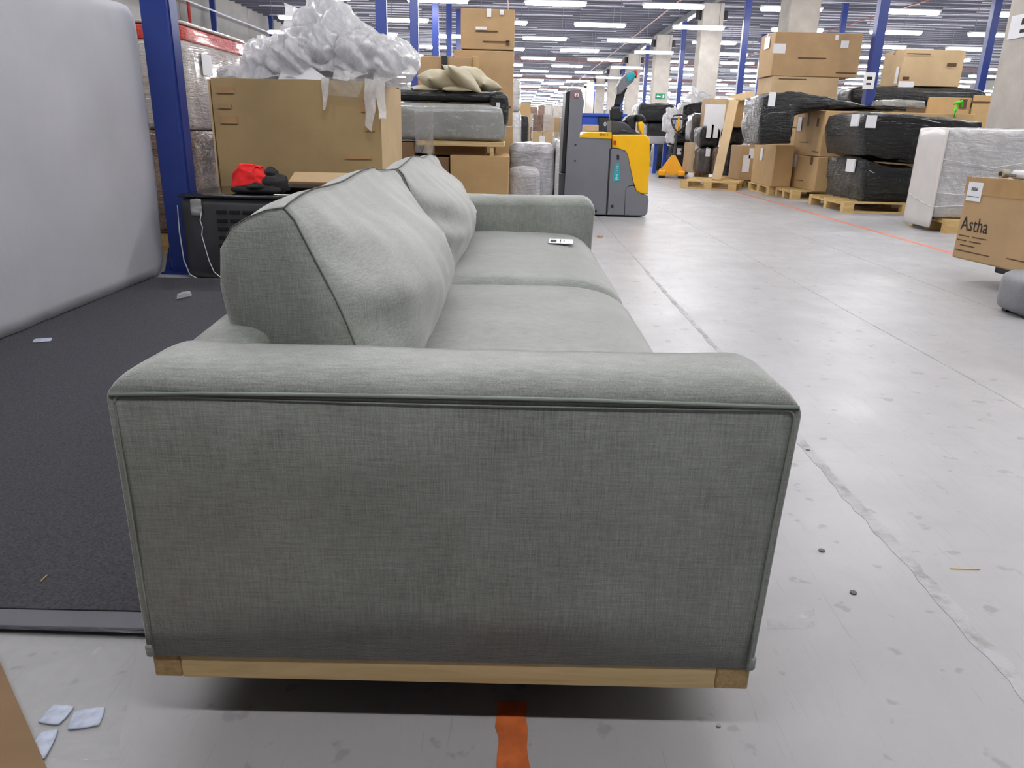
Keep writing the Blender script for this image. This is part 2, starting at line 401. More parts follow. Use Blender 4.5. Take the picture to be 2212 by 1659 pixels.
def carton(label, X0, X1, Y0, Y1, Z0, Z1, mat='card', rz=0., labels=(), marks=(), strap=None, tape='x', group=None, name='cardboard_box', dent=.004, piv=None):
    """closed carton; rotation is about its near corner piv when given"""
    cx, cy = (X0+X1)/2, (Y0+Y1)/2
    loc = Vector((cx, cy, Z0))
    if piv is not None:
        pv = Vector((piv[0], piv[1], Z0)); loc = pv + Matrix.Rotation(rz, 3, 'Z') @ (loc-pv)
    t = empty(name, label, 'box', loc, rz, group)
    hx, hy, h = (X1-X0)/2, (Y1-Y0)/2, Z1-Z0
    b = bx(-hx, hx, -hy, hy, 0, h, .006, 1)
    bmesh.ops.subdivide_edges(b, edges=[e for e in b.edges if e.calc_length() > .15], cuts=3, use_grid_fill=True)
    for v in b.verts:
        k = nz(v.co, 2.2, cx+Z0)*dent*2
        v.co.x += k*(1 if v.co.x > 0 else -1); v.co.y += k*(1 if v.co.y > 0 else -1)
    link('body', b, M[mat], t)
    o = dent*2.2+.002
    if tape == 'x':
        link('packing_tape', bx(-hx-o, hx+o, -.03, .03, h-.06, h+o*.6), M['tape'], t)
        link('flap_seam', bx(-hx-o*1.05, hx+o*1.05, -.002, .002, h-.07, h+o*.65), M['ink'], t)
    elif tape == 'y':
        link('packing_tape', bx(-.03, .03, -hy-o, hy+o, h-.06, h+o*.6), M['tape'], t)
        link('flap_seam', bx(-.002, .002, -hy-o*1.05, hy+o*1.05, h-.07, h+o*.65), M['ink'], t)
    for (f, u, v, wd, ht) in labels:      # u,v centre in 0..1 of the face
        if f == 'F': paper_on(t, 'paper_label', 'F', -hx+u*2*hx-wd/2, -hx+u*2*hx+wd/2, v*h-ht/2, v*h+ht/2, -hy-o, M['paper'])
        if f == 'L': paper_on(t, 'paper_label', 'L', hy-u*2*hy-wd/2, hy-u*2*hy+wd/2, v*h-ht/2, v*h+ht/2, -hx-o, M['paper'])
    for (f, u, v, wd, ht) in marks:
        if f == 'F': paper_on(t, 'printed_mark', 'F', -hx+u*2*hx-wd/2, -hx+u*2*hx+wd/2, v*h-ht/2, v*h+ht/2, -hy-o, M['ink'], th=.001)
        if f == 'L': paper_on(t, 'printed_mark', 'L', hy-u*2*hy-wd/2, hy-u*2*hy+wd/2, v*h-ht/2, v*h+ht/2, -hx-o, M['ink'], th=.001)
    if strap is not None:
        u = -hx+strap*2*hx
        link('black_strap', bx(u-.03, u+.03, -hy-o-.003, hy+o, h*.3, h+.006), M['dark'], t)
    return t

def carton_px(label, x0, y0, x1, y1, Y, depth, **kw):
    X0, X1, Z0, Z1 = span(x0, y0, x1, y1, Y)
    z0 = kw.pop('z0', Z0)
    return carton(label, X0, X1, Y, Y+depth, z0, Z1, **kw)

def pallet(label, loc, rz, group='wooden pallets on the floor', L=1.2, Wd=.8):
    """L along local x, Wd along y, 0.144 high"""
    t = empty('wooden_pallet', label, 'pallet', loc, rz, group)
    hl, hw = L/2, Wd/2
    for y in (-hw+.05, 0, hw-.05):
        link('bottom_board', bx(-hl, hl, y-.05, y+.05, 0, .022), M['pallet'], t)
        for x in (-hl+.07, 0, hl-.07):
            link('block', bx(x-.07, x+.07, y-.05, y+.05, .022, .10), M['pallet'], t)
    for x in (-hl+.07, 0, hl-.07):
        link('stringer_board', bx(x-.07, x+.07, -hw, hw, .10, .122), M['pallet'], t)
    for k in range(5):
        y = -hw+.06+k*(Wd-.12)/4; w2 = .072 if k % 2 == 0 else .05
        if k in (0, 4): w2 = .06
        link('deck_board', bx(-hl, hl, y-w2, y+w2, .122, .144), M['pallet'], t)
    return t

# ================================================================ SETTING
ZD = 4.95      # underside of the roof deck
XL, XR, YB, YF = -10.3, 34., -6., 125.
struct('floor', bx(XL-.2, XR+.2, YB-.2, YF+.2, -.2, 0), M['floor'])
# roof: pale ribs over a darker deck, running from left to right
bm = bmesh.new(); box(bm, XL-.2, XR+.2, YB-.2, YF+.2, ZD+.3, ZD+.5)
ceil = struct('ceiling', bm, M['ceil'])
bm = bmesh.new(); y = YB
while y < YF:
    box(bm, XL, XR, y, y+.10, ZD+.06, ZD+.30); y += .62
rib = link('deck_rib', bm, M['ceil'], ceil); rib['kind'] = 'stuff'
bm = bmesh.new(); y = YB+.2
while y < YF:
    x = XL + random.uniform(0, 6)
    while x < XR:
        L = random.uniform(2.5, 9)
        box(bm, x, min(XR, x+L), y, y+.03, ZD+.02, ZD+.05); x += L+random.uniform(4, 14)
    y += .62
rib = link('pale_rail', bm, M['purlin'], ceil); rib['kind'] = 'stuff'
# walls
bm = bx(XL-.2, XL, YB, YF, 0, ZD+.3)
wl = struct('wall_left', bm, M['wallc'])
for k in range(21):
    y = YB+k*6.2
    link('wall_panel', bx(XL-.01, XL+.05, y+.03, min(YF, y+6.17), .0, ZD+.25), M['wallc'], wl)
struct('wall_right', bx(XR, XR+.2, YB, YF, 0, ZD+.3), M['wallc'])
struct('wall_back', bx(XL, XR, YB-.2, YB, 0, ZD+.3), M['dgrey'])
struct('wall_far', bx(XL, XR, YF, YF+.2, 0, ZD+.3), M['wallc'])
# long beam along the concrete columns and pipes
tb = struct('trim_1', bx(6.0, 6.2, YB, YF, ZD-.12, ZD+.06), M['steel'])
bm = bmesh.new(); tube(bm, [(-.35, 12, 4.5), (-.35, YF, 4.5)], .022); struct('trim_2', bm, M['pipe'])
bm = bmesh.new(); tube(bm, [(4.6, 12, 4.55), (4.6, YF, 4.55)], .02); struct('trim_3', bm, M['pipe'])
bm = bmesh.new(); tube(bm, [(11, 12, 4.5), (11, YF, 4.5)], .025); struct('trim_4', bm, M['pipe'])
bm = bmesh.new(); tube(bm, [(-9.9, 8, 4.35), (-9.9, YF, 4.35)], .03); struct('trim_5', bm, M['purlin'])
for i, yy in enumerate((46., 62., 78.)):
    bm = bmesh.new(); box(bm, XL, XR, yy, yy+.2, 4.6, 4.78); struct('trim_%d' % (6+i), bm, M['beam'])

# ---- lamps: rows across the hall, alternately offset
proto = None
def lamp_full(loc, label, group):
    t = empty('ceiling_light', label, 'ceiling light', loc, 0, group)
    link('housing', bx(-.78, .78, -.06, .06, .06, .11), M['housing'], t)
    link('fluorescent_tube', bx(-.75, .75, -.075, .075, 0, .06, .02, 1), M['lamp'], t)
    for x in (-.6, .6):
        bm = bmesh.new(); tube(bm, [(x, 0, .1), (x, 0, ZD-3.9+.06)], .008, 4); link('hanger', bm, M['steel'], t)
    return t
rows = [(-.33, 0), (3.54, 1), (7.41, 0), (11.28, 1), (15.15, 0)]
k = 0; yy = 20.83
while yy < 118: rows.append((yy, k % 2)); yy += 3.87; k += 1
GL = 'fluorescent ceiling lights hung in staggered rows'
smallme = None; cnt = 0; rest = []
ORD = ['frontmost', 'second', 'third', 'fourth', 'fifth', 'sixth', 'seventh', 'eighth', 'ninth', 'tenth', 'eleventh', 'twelfth', 'thirteenth', 'fourteenth', 'fifteenth', 'sixteenth']
names = {round(20.83+3.87*q, 2): ORD[q] for q in range(12)}
for (yy, par) in rows:
    x0 = .9 if par == 0 else 2.42
    xs = [x0+2.95*j for j in range(-4, 12)]
    xs = [x for x in xs if XL+1 < x < XR-1]
    vis = [x for x in xs if abs(x-0.2) < .70*yy+1]
    for x in xs:
        near = round(yy, 2) in names
        invis = yy < 19 or x not in vis
        if invis and (yy < 19 and x > 14): continue
        if yy < 0 and not -3 < x < 5: continue      # only a few lamps at the near end of the hall
        if proto is None:
            proto = lamp_full((x, yy, 3.9), 'fluorescent ceiling light burning white above the warehouse', GL)
            proto['group'] = GL; cnt += 1; continue
        if yy < 62:
            if near and not invis:
                i = vis.index(x); lab = 'fluorescent ceiling light, %s from the left in the %s row in view' % ('leftmost' if i == 0 else ORD[i], names[round(yy, 2)])
            else: lab = 'fluorescent ceiling light overhead, outside the picture'
            dup(proto, (x, yy, 3.9), 0, lab, GL); cnt += 1
        elif cnt < 295:
            o = bpy.data.objects.new('ceiling_light', [c for c in proto.children if c.name.startswith('fluor')][0].data)
            C.objects.link(o); o.location = (x, yy, 3.9)
            tag(o, 'small distant fluorescent ceiling light near the far end of the hall', 'ceiling light', GL); cnt += 1
        else: rest.append((x, yy))
bm = bmesh.new()
for x, yy in rest: box(bm, x-.75, x+.75, yy-.075, yy+.075, 3.9, 3.96)
o = link('ceiling_lights', bm, M['lamp']); tag(o, 'far rows of tiny fluorescent lights merging at the horizon', 'ceiling light', None, 'stuff')

# ---- concrete columns
def column(Y, label):
    t = empty('concrete_column', label, 'column', (6.1 if Y > 10 else 6.28, Y, 0), 0, 'concrete columns right of the aisle')
    link('shaft', bx(-.33, .33, -.33, .33, 0, ZD-.12, .02, 1), M['concrete'], t)
    for s in (-1, 1):
        bm = bmesh.new(); cyl(bm, (s*.42, -.1, ZD-.45), .09, .28, 12); link('bracket', bm, M['dark'], t)
    return t
cols = {}
for Y, lab in ((9.8, 'thick concrete column at the right edge with a red sign on top'), (18.1, 'concrete column rising behind the tall carton stack on the right'),
               (26.4, 'concrete column behind the black bundles and plank'), (34.7, 'concrete column with green exit sign and red square sign'),
               (43.0, 'concrete column behind the stacker handle'), (51.3, 'small distant concrete column left of the stacker handle'),
               (59.6, 'tiny distant concrete column above the blue bin'), (67.9, 'tiniest distant concrete column above the blue bin'), (76.2, 'tiniest distant concrete column above the blue bin')):
    cols[Y] = column(Y, lab)
cols[67.9]['group'] = cols[76.2]['group'] = 'tiniest far columns'
# signs on the fourth column
t = cols[34.7]
sgn = link('exit_sign', bx(-.20, .20, -.36, -.335, 2.30, 2.52), M['green'], t, label='green exit sign with white arrow and running figure')
link('arrow', prism(bmesh.new(), [(-.16, 2.41), (-.08, 2.46), (-.08, 2.425), (.02, 2.425), (.02, 2.395), (-.08, 2.395), (-.08, 2.36)], -.366, -.359), M['paper'], sgn)
link('running_figure', prism(bmesh.new(), [(.08, 2.34), (.11, 2.40), (.10, 2.45), (.13, 2.49), (.16, 2.45), (.18, 2.42), (.14, 2.40), (.17, 2.34), (.13, 2.36)], -.366, -.359), M['paper'], sgn)
sgn = link('fire_equipment_sign', bx(-.20, .10, -.36, -.335, 1.86, 2.14), M['red'], t, label='square red sign with white extinguisher symbol')
link('extinguisher_symbol', prism(bmesh.new(), [(-.10, 1.90), (-.05, 1.90), (-.03, 2.03), (.04, 2.08), (.02, 2.11), (-.08, 2.06)], -.366, -.359), M['paper'], sgn)
t = cols[9.8]
rs = link('red_sign', bx(-.345, -.328, -.33, .0, 2.42, 2.75), M['red'], t, label='red square sign')
for q in range(3): link('sign_mark', bx(-.348, -.344, -.28, -.1, 2.47+q*.09, 2.51+q*.09), M['paper'], rs)
pp = link('taped_paper', bx(-.342, -.328, -.33, .22, 2.12, 2.38), M['paper'], t, label='white paper taped to the column')
link('printed_mark', bx(-.345, -.341, -.12, .0, 2.26, 2.33), M['inkk'], pp); link('printed_mark', bx(-.345, -.341, -.2, .0, 2.17, 2.21), M['inkk'], pp)

# ---- blue steel posts
def bpost(X, Y, label, group, base=False, tagp=False):
    t = empty('steel_post', label, 'post', (X, Y, 0), 0, group)
    bm = bmesh.new()   # box section with lips
    box(bm, -.08, .08, -.08, .08, .0, ZD+.05, .006, 1)
    link('shaft', bm, M['blue'], t)
    link('side_channel', bx(.08, .088, -.05, .05, .15, ZD), M['blue'], t)
    link('base_plate', bx(-.13, .13, -.13, .13, 0, .012), M['blue'], t)
    if base:
        for s in (-1, 1):
            b = bmesh.new()
            a = [b.verts.new(p) for p in ((s*.08, -.09, .016), (s*.12, -.09, .016), (s*.08, -.09, .17))]; c = [b.verts.new(v.co+Vector((0, .012, 0))) for v in a]
            b.faces.new(a); b.faces.new(c[::-1])
            for i in range(3): b.faces.new((a[i], c[i], c[(i+1) % 3], a[(i+1) % 3]))
            link('gusset', b, M['blue'], t)
    if tagp:
        q = link('bay_placard', bx(-.17, .02, -.10, -.085, 1.75, 2.02), M['paper'], t, label='white location placard')
        link('printed_mark', bx(-.12, -.03, -.104, -.099, 1.90, 1.95), M['inkk'], q); link('printed_mark', bx(-.12, -.04, -.104, -.099, 1.82, 1.85), M['inkk'], q)
    return t
GP = 'blue steel posts in lines through the hall'
bpost(-2.185, 5.02, 'thick blue steel post beside the hanging white foam', GP, True)
bpost(-2.2, 9.0, 'blue steel post hidden behind the heap of clear plastic', GP)
for Y, lab in ((13.2, 'blue steel post right behind the plastic heap'), (17.3, 'blue steel post left of the tallest carton stack, widest of the group there'),
               (21.7, 'second blue post left of the tallest carton stack'), (25.9, 'thin blue post just left of the tallest carton stack'), (30.1, 'thinnest blue post touching the tallest carton stack')):
    bpost(-2.2, Y, lab, GP)
bpost(6.15, 14.1, 'blue steel post with white placard behind the right carton stacks', GP, tagp=True)
for Y, lab in ((22.4, 'blue steel post above the black bundles near the open carton'), (30.7, 'blue post between two concrete columns above the pallet jack'),
               (39.0, 'slim blue post right of the stacker handle'), (47.3, 'slim blue post left of the stacker handle tip'), (54.6, 'distant blue post above the blue bin, nearer one'), (63.9, 'thinnest distant blue post above the blue bin')):
    bpost(6.15, Y, lab, GP)
for Y, l_ in ((18.2, 'blue steel post left of the thick column at the right edge'), (26.6, 'far blue post right of the placard post'), (35., 'farther thin blue post beyond the right hand cartons'), (43.4, 'farthest thin blue post beyond the right hand cartons')): bpost(10.4, Y, l_, GP)
for Y, l_ in ((27., 'blue post against the left wall, just right of the red standpipe'), (33.2, 'second blue post along the grey left wall'), (39.4, 'farthest blue post along the grey left wall, beside the plastic heap')):
    bpost(-9.98, Y, l_, GP)
tag(link('standpipe', tube(bmesh.new(), [(-10.05, 25.2, 0), (-10.05, 25.2, 4.9)], .05), M['red']), 'thin red vertical pipe on the left wall', 'pipe')

# ---- floor markings, joints, mat
def strip(name, x0, x1, y0, y1, z, m, jag=.0, step=.02, seed=0, lean=0.):
    bm = bmesh.new(); n = max(2, int((y1-y0)/step)); L = []; Rr = []
    for i in range(n+1):
        y = y0+(y1-y0)*i/n
        L.append(bm.verts.new((x0+lean*(y-y0)+jag*nz((0, y, 0), 14, seed)+jag*.5*nz((0, y, 0), 50, seed), y, z)))
        Rr.append(bm.verts.new((x1+lean*(y-y0)+jag*nz((5, y, 0), 14, seed)+jag*.5*nz((4, y, 0), 50, seed), y, z)))
    for i in range(n): bm.faces.new((L[i], Rr[i], Rr[i+1], L[i+1]))
    r = bmesh.ops.extrude_face_region(bm, geom=bm.faces[:])
    for v in r['geom']:
        if isinstance(v, bmesh.types.BMVert): v.co.z -= z-.0002
    return link(name, bm, m)
o = strip('floor_tape', -.008, .042, .3, 1.075, .0016, M['orange'], .013); rebase(o); tag(o, 'short orange painted floor stripe, chipped, in front of the sofa', 'floor marking')
o = strip('floor_line', 3.87, 3.93, 2.2, 40., .0012, M['redline'], .008, .3); rebase(o); tag(o, 'long thin red line on the floor along the right pallets', 'floor marking')
for i, (x0, x1, y0, y1, jg) in enumerate(((.945, .980, .2, 2.6, .012), (.955, .978, 2.6, 5.5, .008), (.965, .98, 5.5, 30, .004))):
    o = strip('trim_%d' % (10+i), x0, x1, y0, y1, .0010, M['joint'], jg, .03, 3+i); o['kind'] = 'structure'
for q_, (xj, wj) in enumerate(((1.95, .007), (2.9, .006))):
    o = strip('trim_%d' % (20+q_), xj-wj/2, xj+wj/2, .5, 30, .0008, M['joint'], .008, .06, 9+q_); o['kind'] = 'structure'
t = empty('floor_mat', 'large charcoal carpet mat with grey edging left of the sofa', 'mat', (-2.6, 1.3, 0))
link('carpet', bx(-2.6, 2.02, .0, 3.45, .0, .008), M['carpet'], t)
link('edge_trim', bx(-2.6, 2.02, -.055, .0, .0, .006, .002, 1), M['carpetedge'], t)
o = link('black_cable', tube(bmesh.new(), [(-3.3, 1.235, .006), (-1.6, 1.24, .006), (-1., 1.232, .006), (-.7, 1.228, .006)], .005, 6), M['darkgloss']); tag(o, 'thin black cable lying along the front edge of the mat', 'cable')

# ================================================================ SOFA
S = empty('sofa', 'large grey-green fabric sofa with two seat and two back cushions on a pale wood base', 'sofa', (-.08, 2.6, 0))
SO = Vector((-.08, 2.6, 0))
def sl(name, bm, m, parent=None, smooth=True, label=None):
    bmesh.ops.translate(bm, vec=-SO, verts=bm.verts[:])
    return link(name, bm, m, parent or S, smooth=smooth, label=label)
def arm(y0, y1, sgn):
    """slab along x; outer face at y0 when sgn<0; rounded top, rounded front/back corners"""
    # outline in XZ
    X0, X1, Z0, Z1 = -.578, .420, .143, .632
    def outline(inset, ztop, rr=.075):
        pts = []
        x0, x1 = X0+inset, X1-inset
        tp = lambda z: .014*(1-(z-Z0)/(Z1-Z0))     # the front edge leans in toward the base
        pts += [(x0, Z0), (x0, .25), (x0, .4)]
        for k in range(7):
            a = PI-k*PI/12; pts.append((x0+rr+rr*math.cos(a), ztop-rr+rr*math.sin(a)))
        for k in range(1, 12): pts.append((x0+rr+(x1-x0-2*rr)*k/12., ztop-.004*math.sin(PI*k/12)))
        for k in range(7):
            a = PI/2-k*PI/12; pts.append((x1-rr+rr*math.cos(a), ztop-rr+rr*math.sin(a)))
        pts += [(x1-tp(.4), .4), (x1-tp(.25), .25), (x1-.014, Z0)]
        return pts
    # across the thickness: rounded profile (depth, side inset, drop of the top, corner radius)
    prof = [(0, .006, -.034, .014), (.003, .003, -.026, .026), (.010, .001, -.017, .040), (.024, -.001, -.008, .055), (.05, -.003, -.002, .072), (.09, -.003, .0, .08), (.13, -.003, -.001, .08), (.165, .000, -.008, .07), (.185, .004, -.022, .05), (.195, .012, -.045, .03)]
    T = (y1-y0)
    bm = bmesh.new(); rings = []
    for (f, ins, dz, rc_) in prof:
        y = y0+f/.195*T if sgn < 0 else y1-f/.195*T
        ring = []
        for (x, z) in outline(ins, Z1+dz, rc_):
            ring.append(bm.verts.new((x, y+(0.004*nz((x, 0, z), 6, sgn+3)), z+.0025*nz((x, y, z), 7, 3))))
        rings.append(ring)
    for a, b in zip(rings, rings[1:]):
        for i in range(len(a)-1): bm.faces.new((a[i], a[i+1], b[i+1], b[i]))
        bm.faces.new((a[-1], a[0], b[0], b[-1]))
    # end faces filled as ngons
    bm.faces.new(rings[0]); bm.faces.new(rings[-1][::-1])
    return bm, outline
bm, outl = arm(1.0, 1.2, -1)
armN = sl('armrest', bm, M['fab'], smooth=True)
# welt round the outer face, and top stitching
def welt(y, parent, r=.004, ins=.006, zt=.586, m='piping'):
    pts = [(x, y, z) for x, z in outl(ins, zt+.0, .014)]
    bm = bmesh.new(); tube(bm, pts, r, 6); return sl('piping', bm, M[m], parent)
welt(.9995, armN, .0018, .014, .590)
bm = bmesh.new(); tube(bm, [(-.569, .9985, .590), (-.45, .9975, .595), (-.2, .997, .598), (.1, .997, .599), (.410, .9985, .595)], .0028, 6); sl('piping', bm, M['piping'], armN)
bm = bmesh.new(); tube(bm, [(-.569, .9992, .586), (-.45, .9988, .591), (-.2, .9985, .5938), (.1, .9985, .5948), (.410, .9992, .591)], .0014, 5); sl('stitching', bm, M['seam'], armN)
bm, _ = arm(3.98, 4.18, 1); armF = sl('armrest', bm, M['fab'])
# flared little fabric corners at the base of the arm
for x in (-.570, .398):
    sl('fabric_corner', softbox(x-.009, x+.009, .996, 1.03, .139, .165, .008, 3, 0, .003, 30, x), M['fab'], armN)
# back rail
bm = softbox(-.58, -.43, 1.16, 4.02, .143, .612, .05, 10, .004, .003, 4, 2.); sl('back_frame', bm, M['fab'])
# seat frame
bm = softbox(-.5, .405, 1.17, 4.0, .145, .32, .02, 8, 0, .001, 4, 1.); sl('seat_frame', bm, M['fab'])
# seat cushions
def seat(y0, y1, seed):
    bm = bmesh.new(); nx, ny = 26, 34; rows_ = []
    x0, x1 = -.46, .425
    def top(u, v):
        x = x0+(x1-x0)*u; 
        ex = min(1, (1-abs(2*v-1))*9); ez = 1-(1-ex)**2
        fr = max(0, (u-.74)/.26)
        z = .452+.026*math.sin(PI*min(1, u*1.02))*math.sin(PI*v)**.6-.05*(1-ez)**1.2
        z -= .16*(1-math.sqrt(max(0, 1-fr**2.6)))
        z += .004*nz((x*2, v*3, 0), 2.5, seed)+.0025*nz((x*7, v*2, seed), 2, seed)
        return x, z
    for j in range(ny+1):
        v = j/ny; y = y0+(y1-y0)*v; r = []
        for i in range(nx+1):
            u = i/nx; x, z = top(u, v)
            if i == nx: x = x1+.004
            yy2 = y + (.012*math.sin(PI*u) if j == ny else 0)
            r.append(bm.verts.new((x, yy2, z)))
        r.append(bm.verts.new((x1-.004, y, .30))); r.append(bm.verts.new((x0, y, .30)))
        rows_.append(r)
    for a, b in zip(rows_, rows_[1:]):
        for i in range(len(a)): bm.faces.new((a[i], a[(i+1) % len(a)], b[(i+1) % len(a)], b[i]))
    bm.faces.new(rows_[0]); bm.faces.new(rows_[-1][::-1])
    c = sl('seat_cushion', bm, M['fab'])
    pts = [(x+.002, y0+.002, z+.0005) for x, z in (top(i/20, 0.0) for i in range(4, 21))]
    bm = bmesh.new(); tube(bm, pts, .0022, 5); sl('seam', bm, M['seam'], c)
    return c
seat(1.215, 2.575, 1.); seat(2.59, 3.965, 2.)
# back cushions: boxed, leaning back
def backc(y0, y1, seed, topz=.0):
    # section (x,z) panel outline, counter from bottom-back over top to bottom-front
    back = [(-.455, .455), (-.49, .52), (-.515, .60), (-.528, .68), (-.524, .745), (-.50, .782)]
    topp = [(-.47, .800), (-.435, .814), (-.402, .820)]
    front = [(-.385, .800), (-.365, .755), (-.342, .70), (-.318, .64), (-.293, .58), (-.268, .52), (-.245, .465), (-.25, .45)]
    bott = [(-.31, .445), (-.38, .445)]
    P = back+topp+front+bott; kind = ['b']*len(back)+['t']*len(topp)+['f']*len(front)+['o']*len(bott)
    # densify
    Q = []; kd = []
    for i in range(len(P)):
        a, b = P[i], P[(i+1) % len(P)]
        for s in (0, .5): Q.append((a[0]+(b[0]-a[0])*s, a[1]+(b[1]-a[1])*s)); kd.append(kind[i])
    n = len(Q); cx = sum(p[0] for p in Q)/n; cz = sum(p[1] for p in Q)/n
    N = 40; bm = bmesh.new(); rings = []
    seam = []
    for j in range(N+1):
        v = j/N; e = max(0., 1-(abs(2*v-1))**2.5)**.85; y = y0+(y1-y0)*v
        ring = []
        for q, (p, kk) in enumerate(zip(Q, kd)):
            x, z = p
            if kk == 'f':
                s = max(0., min(1., (.82-z)/(.82-.46))); bl = math.sin(PI*min(1., s**1.05*.9))**1.05 if s > 0 else 0
                bl = max(bl, .30 if s >= .9 else 0)
                x += .128*e*bl; z += .012*e*bl
                x += .016*e*(1-e)*4*math.sin(z*48+seed+v*9)*bl
                x += .006*math.sin(v*23+seed*3+z*14)*e*bl*(.5+nz((v*4, z*3, 0), 2, seed))
                x += .006*nz((v*9, z*3, 0), 1.6, seed)*e
            elif kk == 'b': x -= .022*e
            elif kk == 't': z += .020*e*(1 if q < n else 1); x -= .004*e
            wob = .007*math.sin(v*11+seed)*e*(1 if z > .78 else .3)
            z += wob+topz*e
            dent = .006*nz((x*3, v*6, z*3), 2.2, seed)
            ring.append(bm.verts.new((x+dent, y, z+dent*.6)))
        rings.append(ring)
    for a, b in zip(rings, rings[1:]):
        for i in range(n): bm.faces.new((a[i], a[(i+1) % n], b[(i+1) % n], b[i]))
    # end caps, softly bulging
    for ring, sg in ((rings[0], -1), (rings[-1], 1)):
        prev = ring
        for f, dy in ((.8, .012), (.55, .020), (.3, .024)):
            cur = [bm.verts.new((cx+(v.co.x-cx)*f, v.co.y*0+ring[0].co.y+sg*dy, cz+(v.co.z-cz)*f)) for v in ring]
            for i in range(n): bm.faces.new((prev[i], prev[(i+1) % n], cur[(i+1) % n], cur[i]))
            prev = cur
        bm.faces.new(prev)
    ti = 2*(len(back)+len(topp)-1)
    seampts = [r[ti].co.copy()+Vector((.0, 0, .001)) for r in rings]
    endpts = [rings[0][i].co.copy()+Vector((.001, -.002, 0)) for i in range(ti, ti+2*len(front)-2)]
    endb = [rings[0][i].co.copy()+Vector((0, -.002, .001)) for i in range(2*len(back)-3, ti+1)]
    c = sl('back_cushion', bm, M['fab'])
    b2 = bmesh.new(); tube(b2, seampts, .0016, 5); sl('top_seam', b2, M['seam'], c)
    b2 = bmesh.new(); tube(b2, endpts, .0020, 5); sl('end_seam', b2, M['piping'], c)
    b2 = bmesh.new(); tube(b2, endb, .0013, 5); sl('end_seam', b2, M['seam'], c)
    return c
backc(1.34, 2.60, 1.); backc(2.65, 3.93, 4.2)
# wooden plinth
sl('plinth_rail', bx(-.525, .345, 1.004, 1.05, .098, .143, .002, 1), M['oak'], smooth=False)
sl('corner_block', bx(-.57, -.525, 1.004, 1.05, .098, .143, .003, 1), M['oakend'], smooth=False)
sl('corner_block', bx(.345, .400, 1.004, 1.05, .098, .143, .003, 1), M['oakend'], smooth=False)
sl('plinth_rail', bx(-.57, -.53, 1.05, 4.17, .098, .143, .002, 1), M['oak'], smooth=False)
sl('plinth_rail', bx(.36, .40, 1.05, 4.17, .098, .143, .002, 1), M['oak'], smooth=False)
sl('plinth_rail', bx(-.53, .36, 4.13, 4.17, .098, .143, .002, 1), M['oak'], smooth=False)
for x in (-.35, .18):
    for y in (1.55, 3.75): sl('leg', bx(x-.03, x+.03, y-.03, y+.03, 0, .10, .004, 1), M['dark'], smooth=False)
sl('bottom_cloth', bx(-.53, .36, 1.06, 4.12, .120, .150), M['dark'], smooth=False)
# paper tag on the far seat
t = empty('paper_tag', 'white printed paper tag lying on the far seat cushion', 'label', (.215, 3.46, .4765), -.08)
link('sheet', bx(-.055, .055, -.07, .07, 0, .0015), M['paper'], t)
for q, y in enumerate((.055, .047)): link('barcode', bx(-.048, -.02, y-.10, y-.02, .0013, .0022), M['inkk'], t) if q == 0 else None
link('printed_mark', bx(-.005, .0, -.05, .05, .0013, .0022), M['inkk'], t); link('printed_mark', bx(.012, .016, -.03, .03, .0013, .0022), M['inkk'], t)

# ================================================================ LEFT SIDE
# white foam-wrapped upright block, face toward the aisle
t = empty('foam_wrapped_furniture', 'tall upright furniture wrapped in white packing foam at the left edge', 'wrapped furniture', (-2.75, 3.2, 0))
bm = bmesh.new(); nu, nv = 60, 26; grid = []
ys = [1.9+(4.98-1.9)*i/nu for i in range(nu+1)]
def foam_pt(i, j):
    y = ys[i]; v = j/nv; z = .012+v*(1.60-.012)
    x = -2.30+.035*math.sin(v*PI*.9)*.6+.010*nz((0, y*2, z*2), 1.3, 4)+.006*nz((0, y*7, z*1.2), 1.5, 8)
    if y > 4.75: x -= .04*((y-4.75)/.25)**2
    rt = max(0, (v-.95)/.05); x -= .03*rt*rt
    # rounded lower right corner
    if y > 4.78: z = max(z, .012+.10*max(0, ((y-4.78)/.2))**2*(1-v))
    return Vector((x, y, z))
for i in range(nu+1): grid.append([bm.verts.new(foam_pt(i, j)-Vector((-2.75, 3.2, 0))) for j in range(nv+1)])
for i in range(nu):
    for j in range(nv): bm.faces.new((grid[i][j], grid[i+1][j], grid[i+1][j+1], grid[i][j+1]))
# rear sheet and thickness
bk = [[bm.verts.new(Vector((-.35, v.co.y, v.co.z))) for v in col] for col in grid]
for i in range(nu):
    for j in range(nv): bm.faces.new((bk[i][j], bk[i][j+1], bk[i+1][j+1], bk[i+1][j]))
    bm.faces.new((grid[i][0], bk[i][0], bk[i+1][0], grid[i+1][0])); bm.faces.new((grid[i][nv], grid[i+1][nv], bk[i+1][nv], bk[i][nv]))
for j in range(nv):
    bm.faces.new((grid[0][j], grid[0][j+1], bk[0][j+1], bk[0][j])); bm.faces.new((grid[nu][j], bk[nu][j], bk[nu][j+1], grid[nu][j+1]))
link('foam_sheet', bm, M['foam'], t, smooth=True)
link('tape_strip', bx(.452, .458, -.1, 1.35, 1.02, 1.05), M['foam'], t)

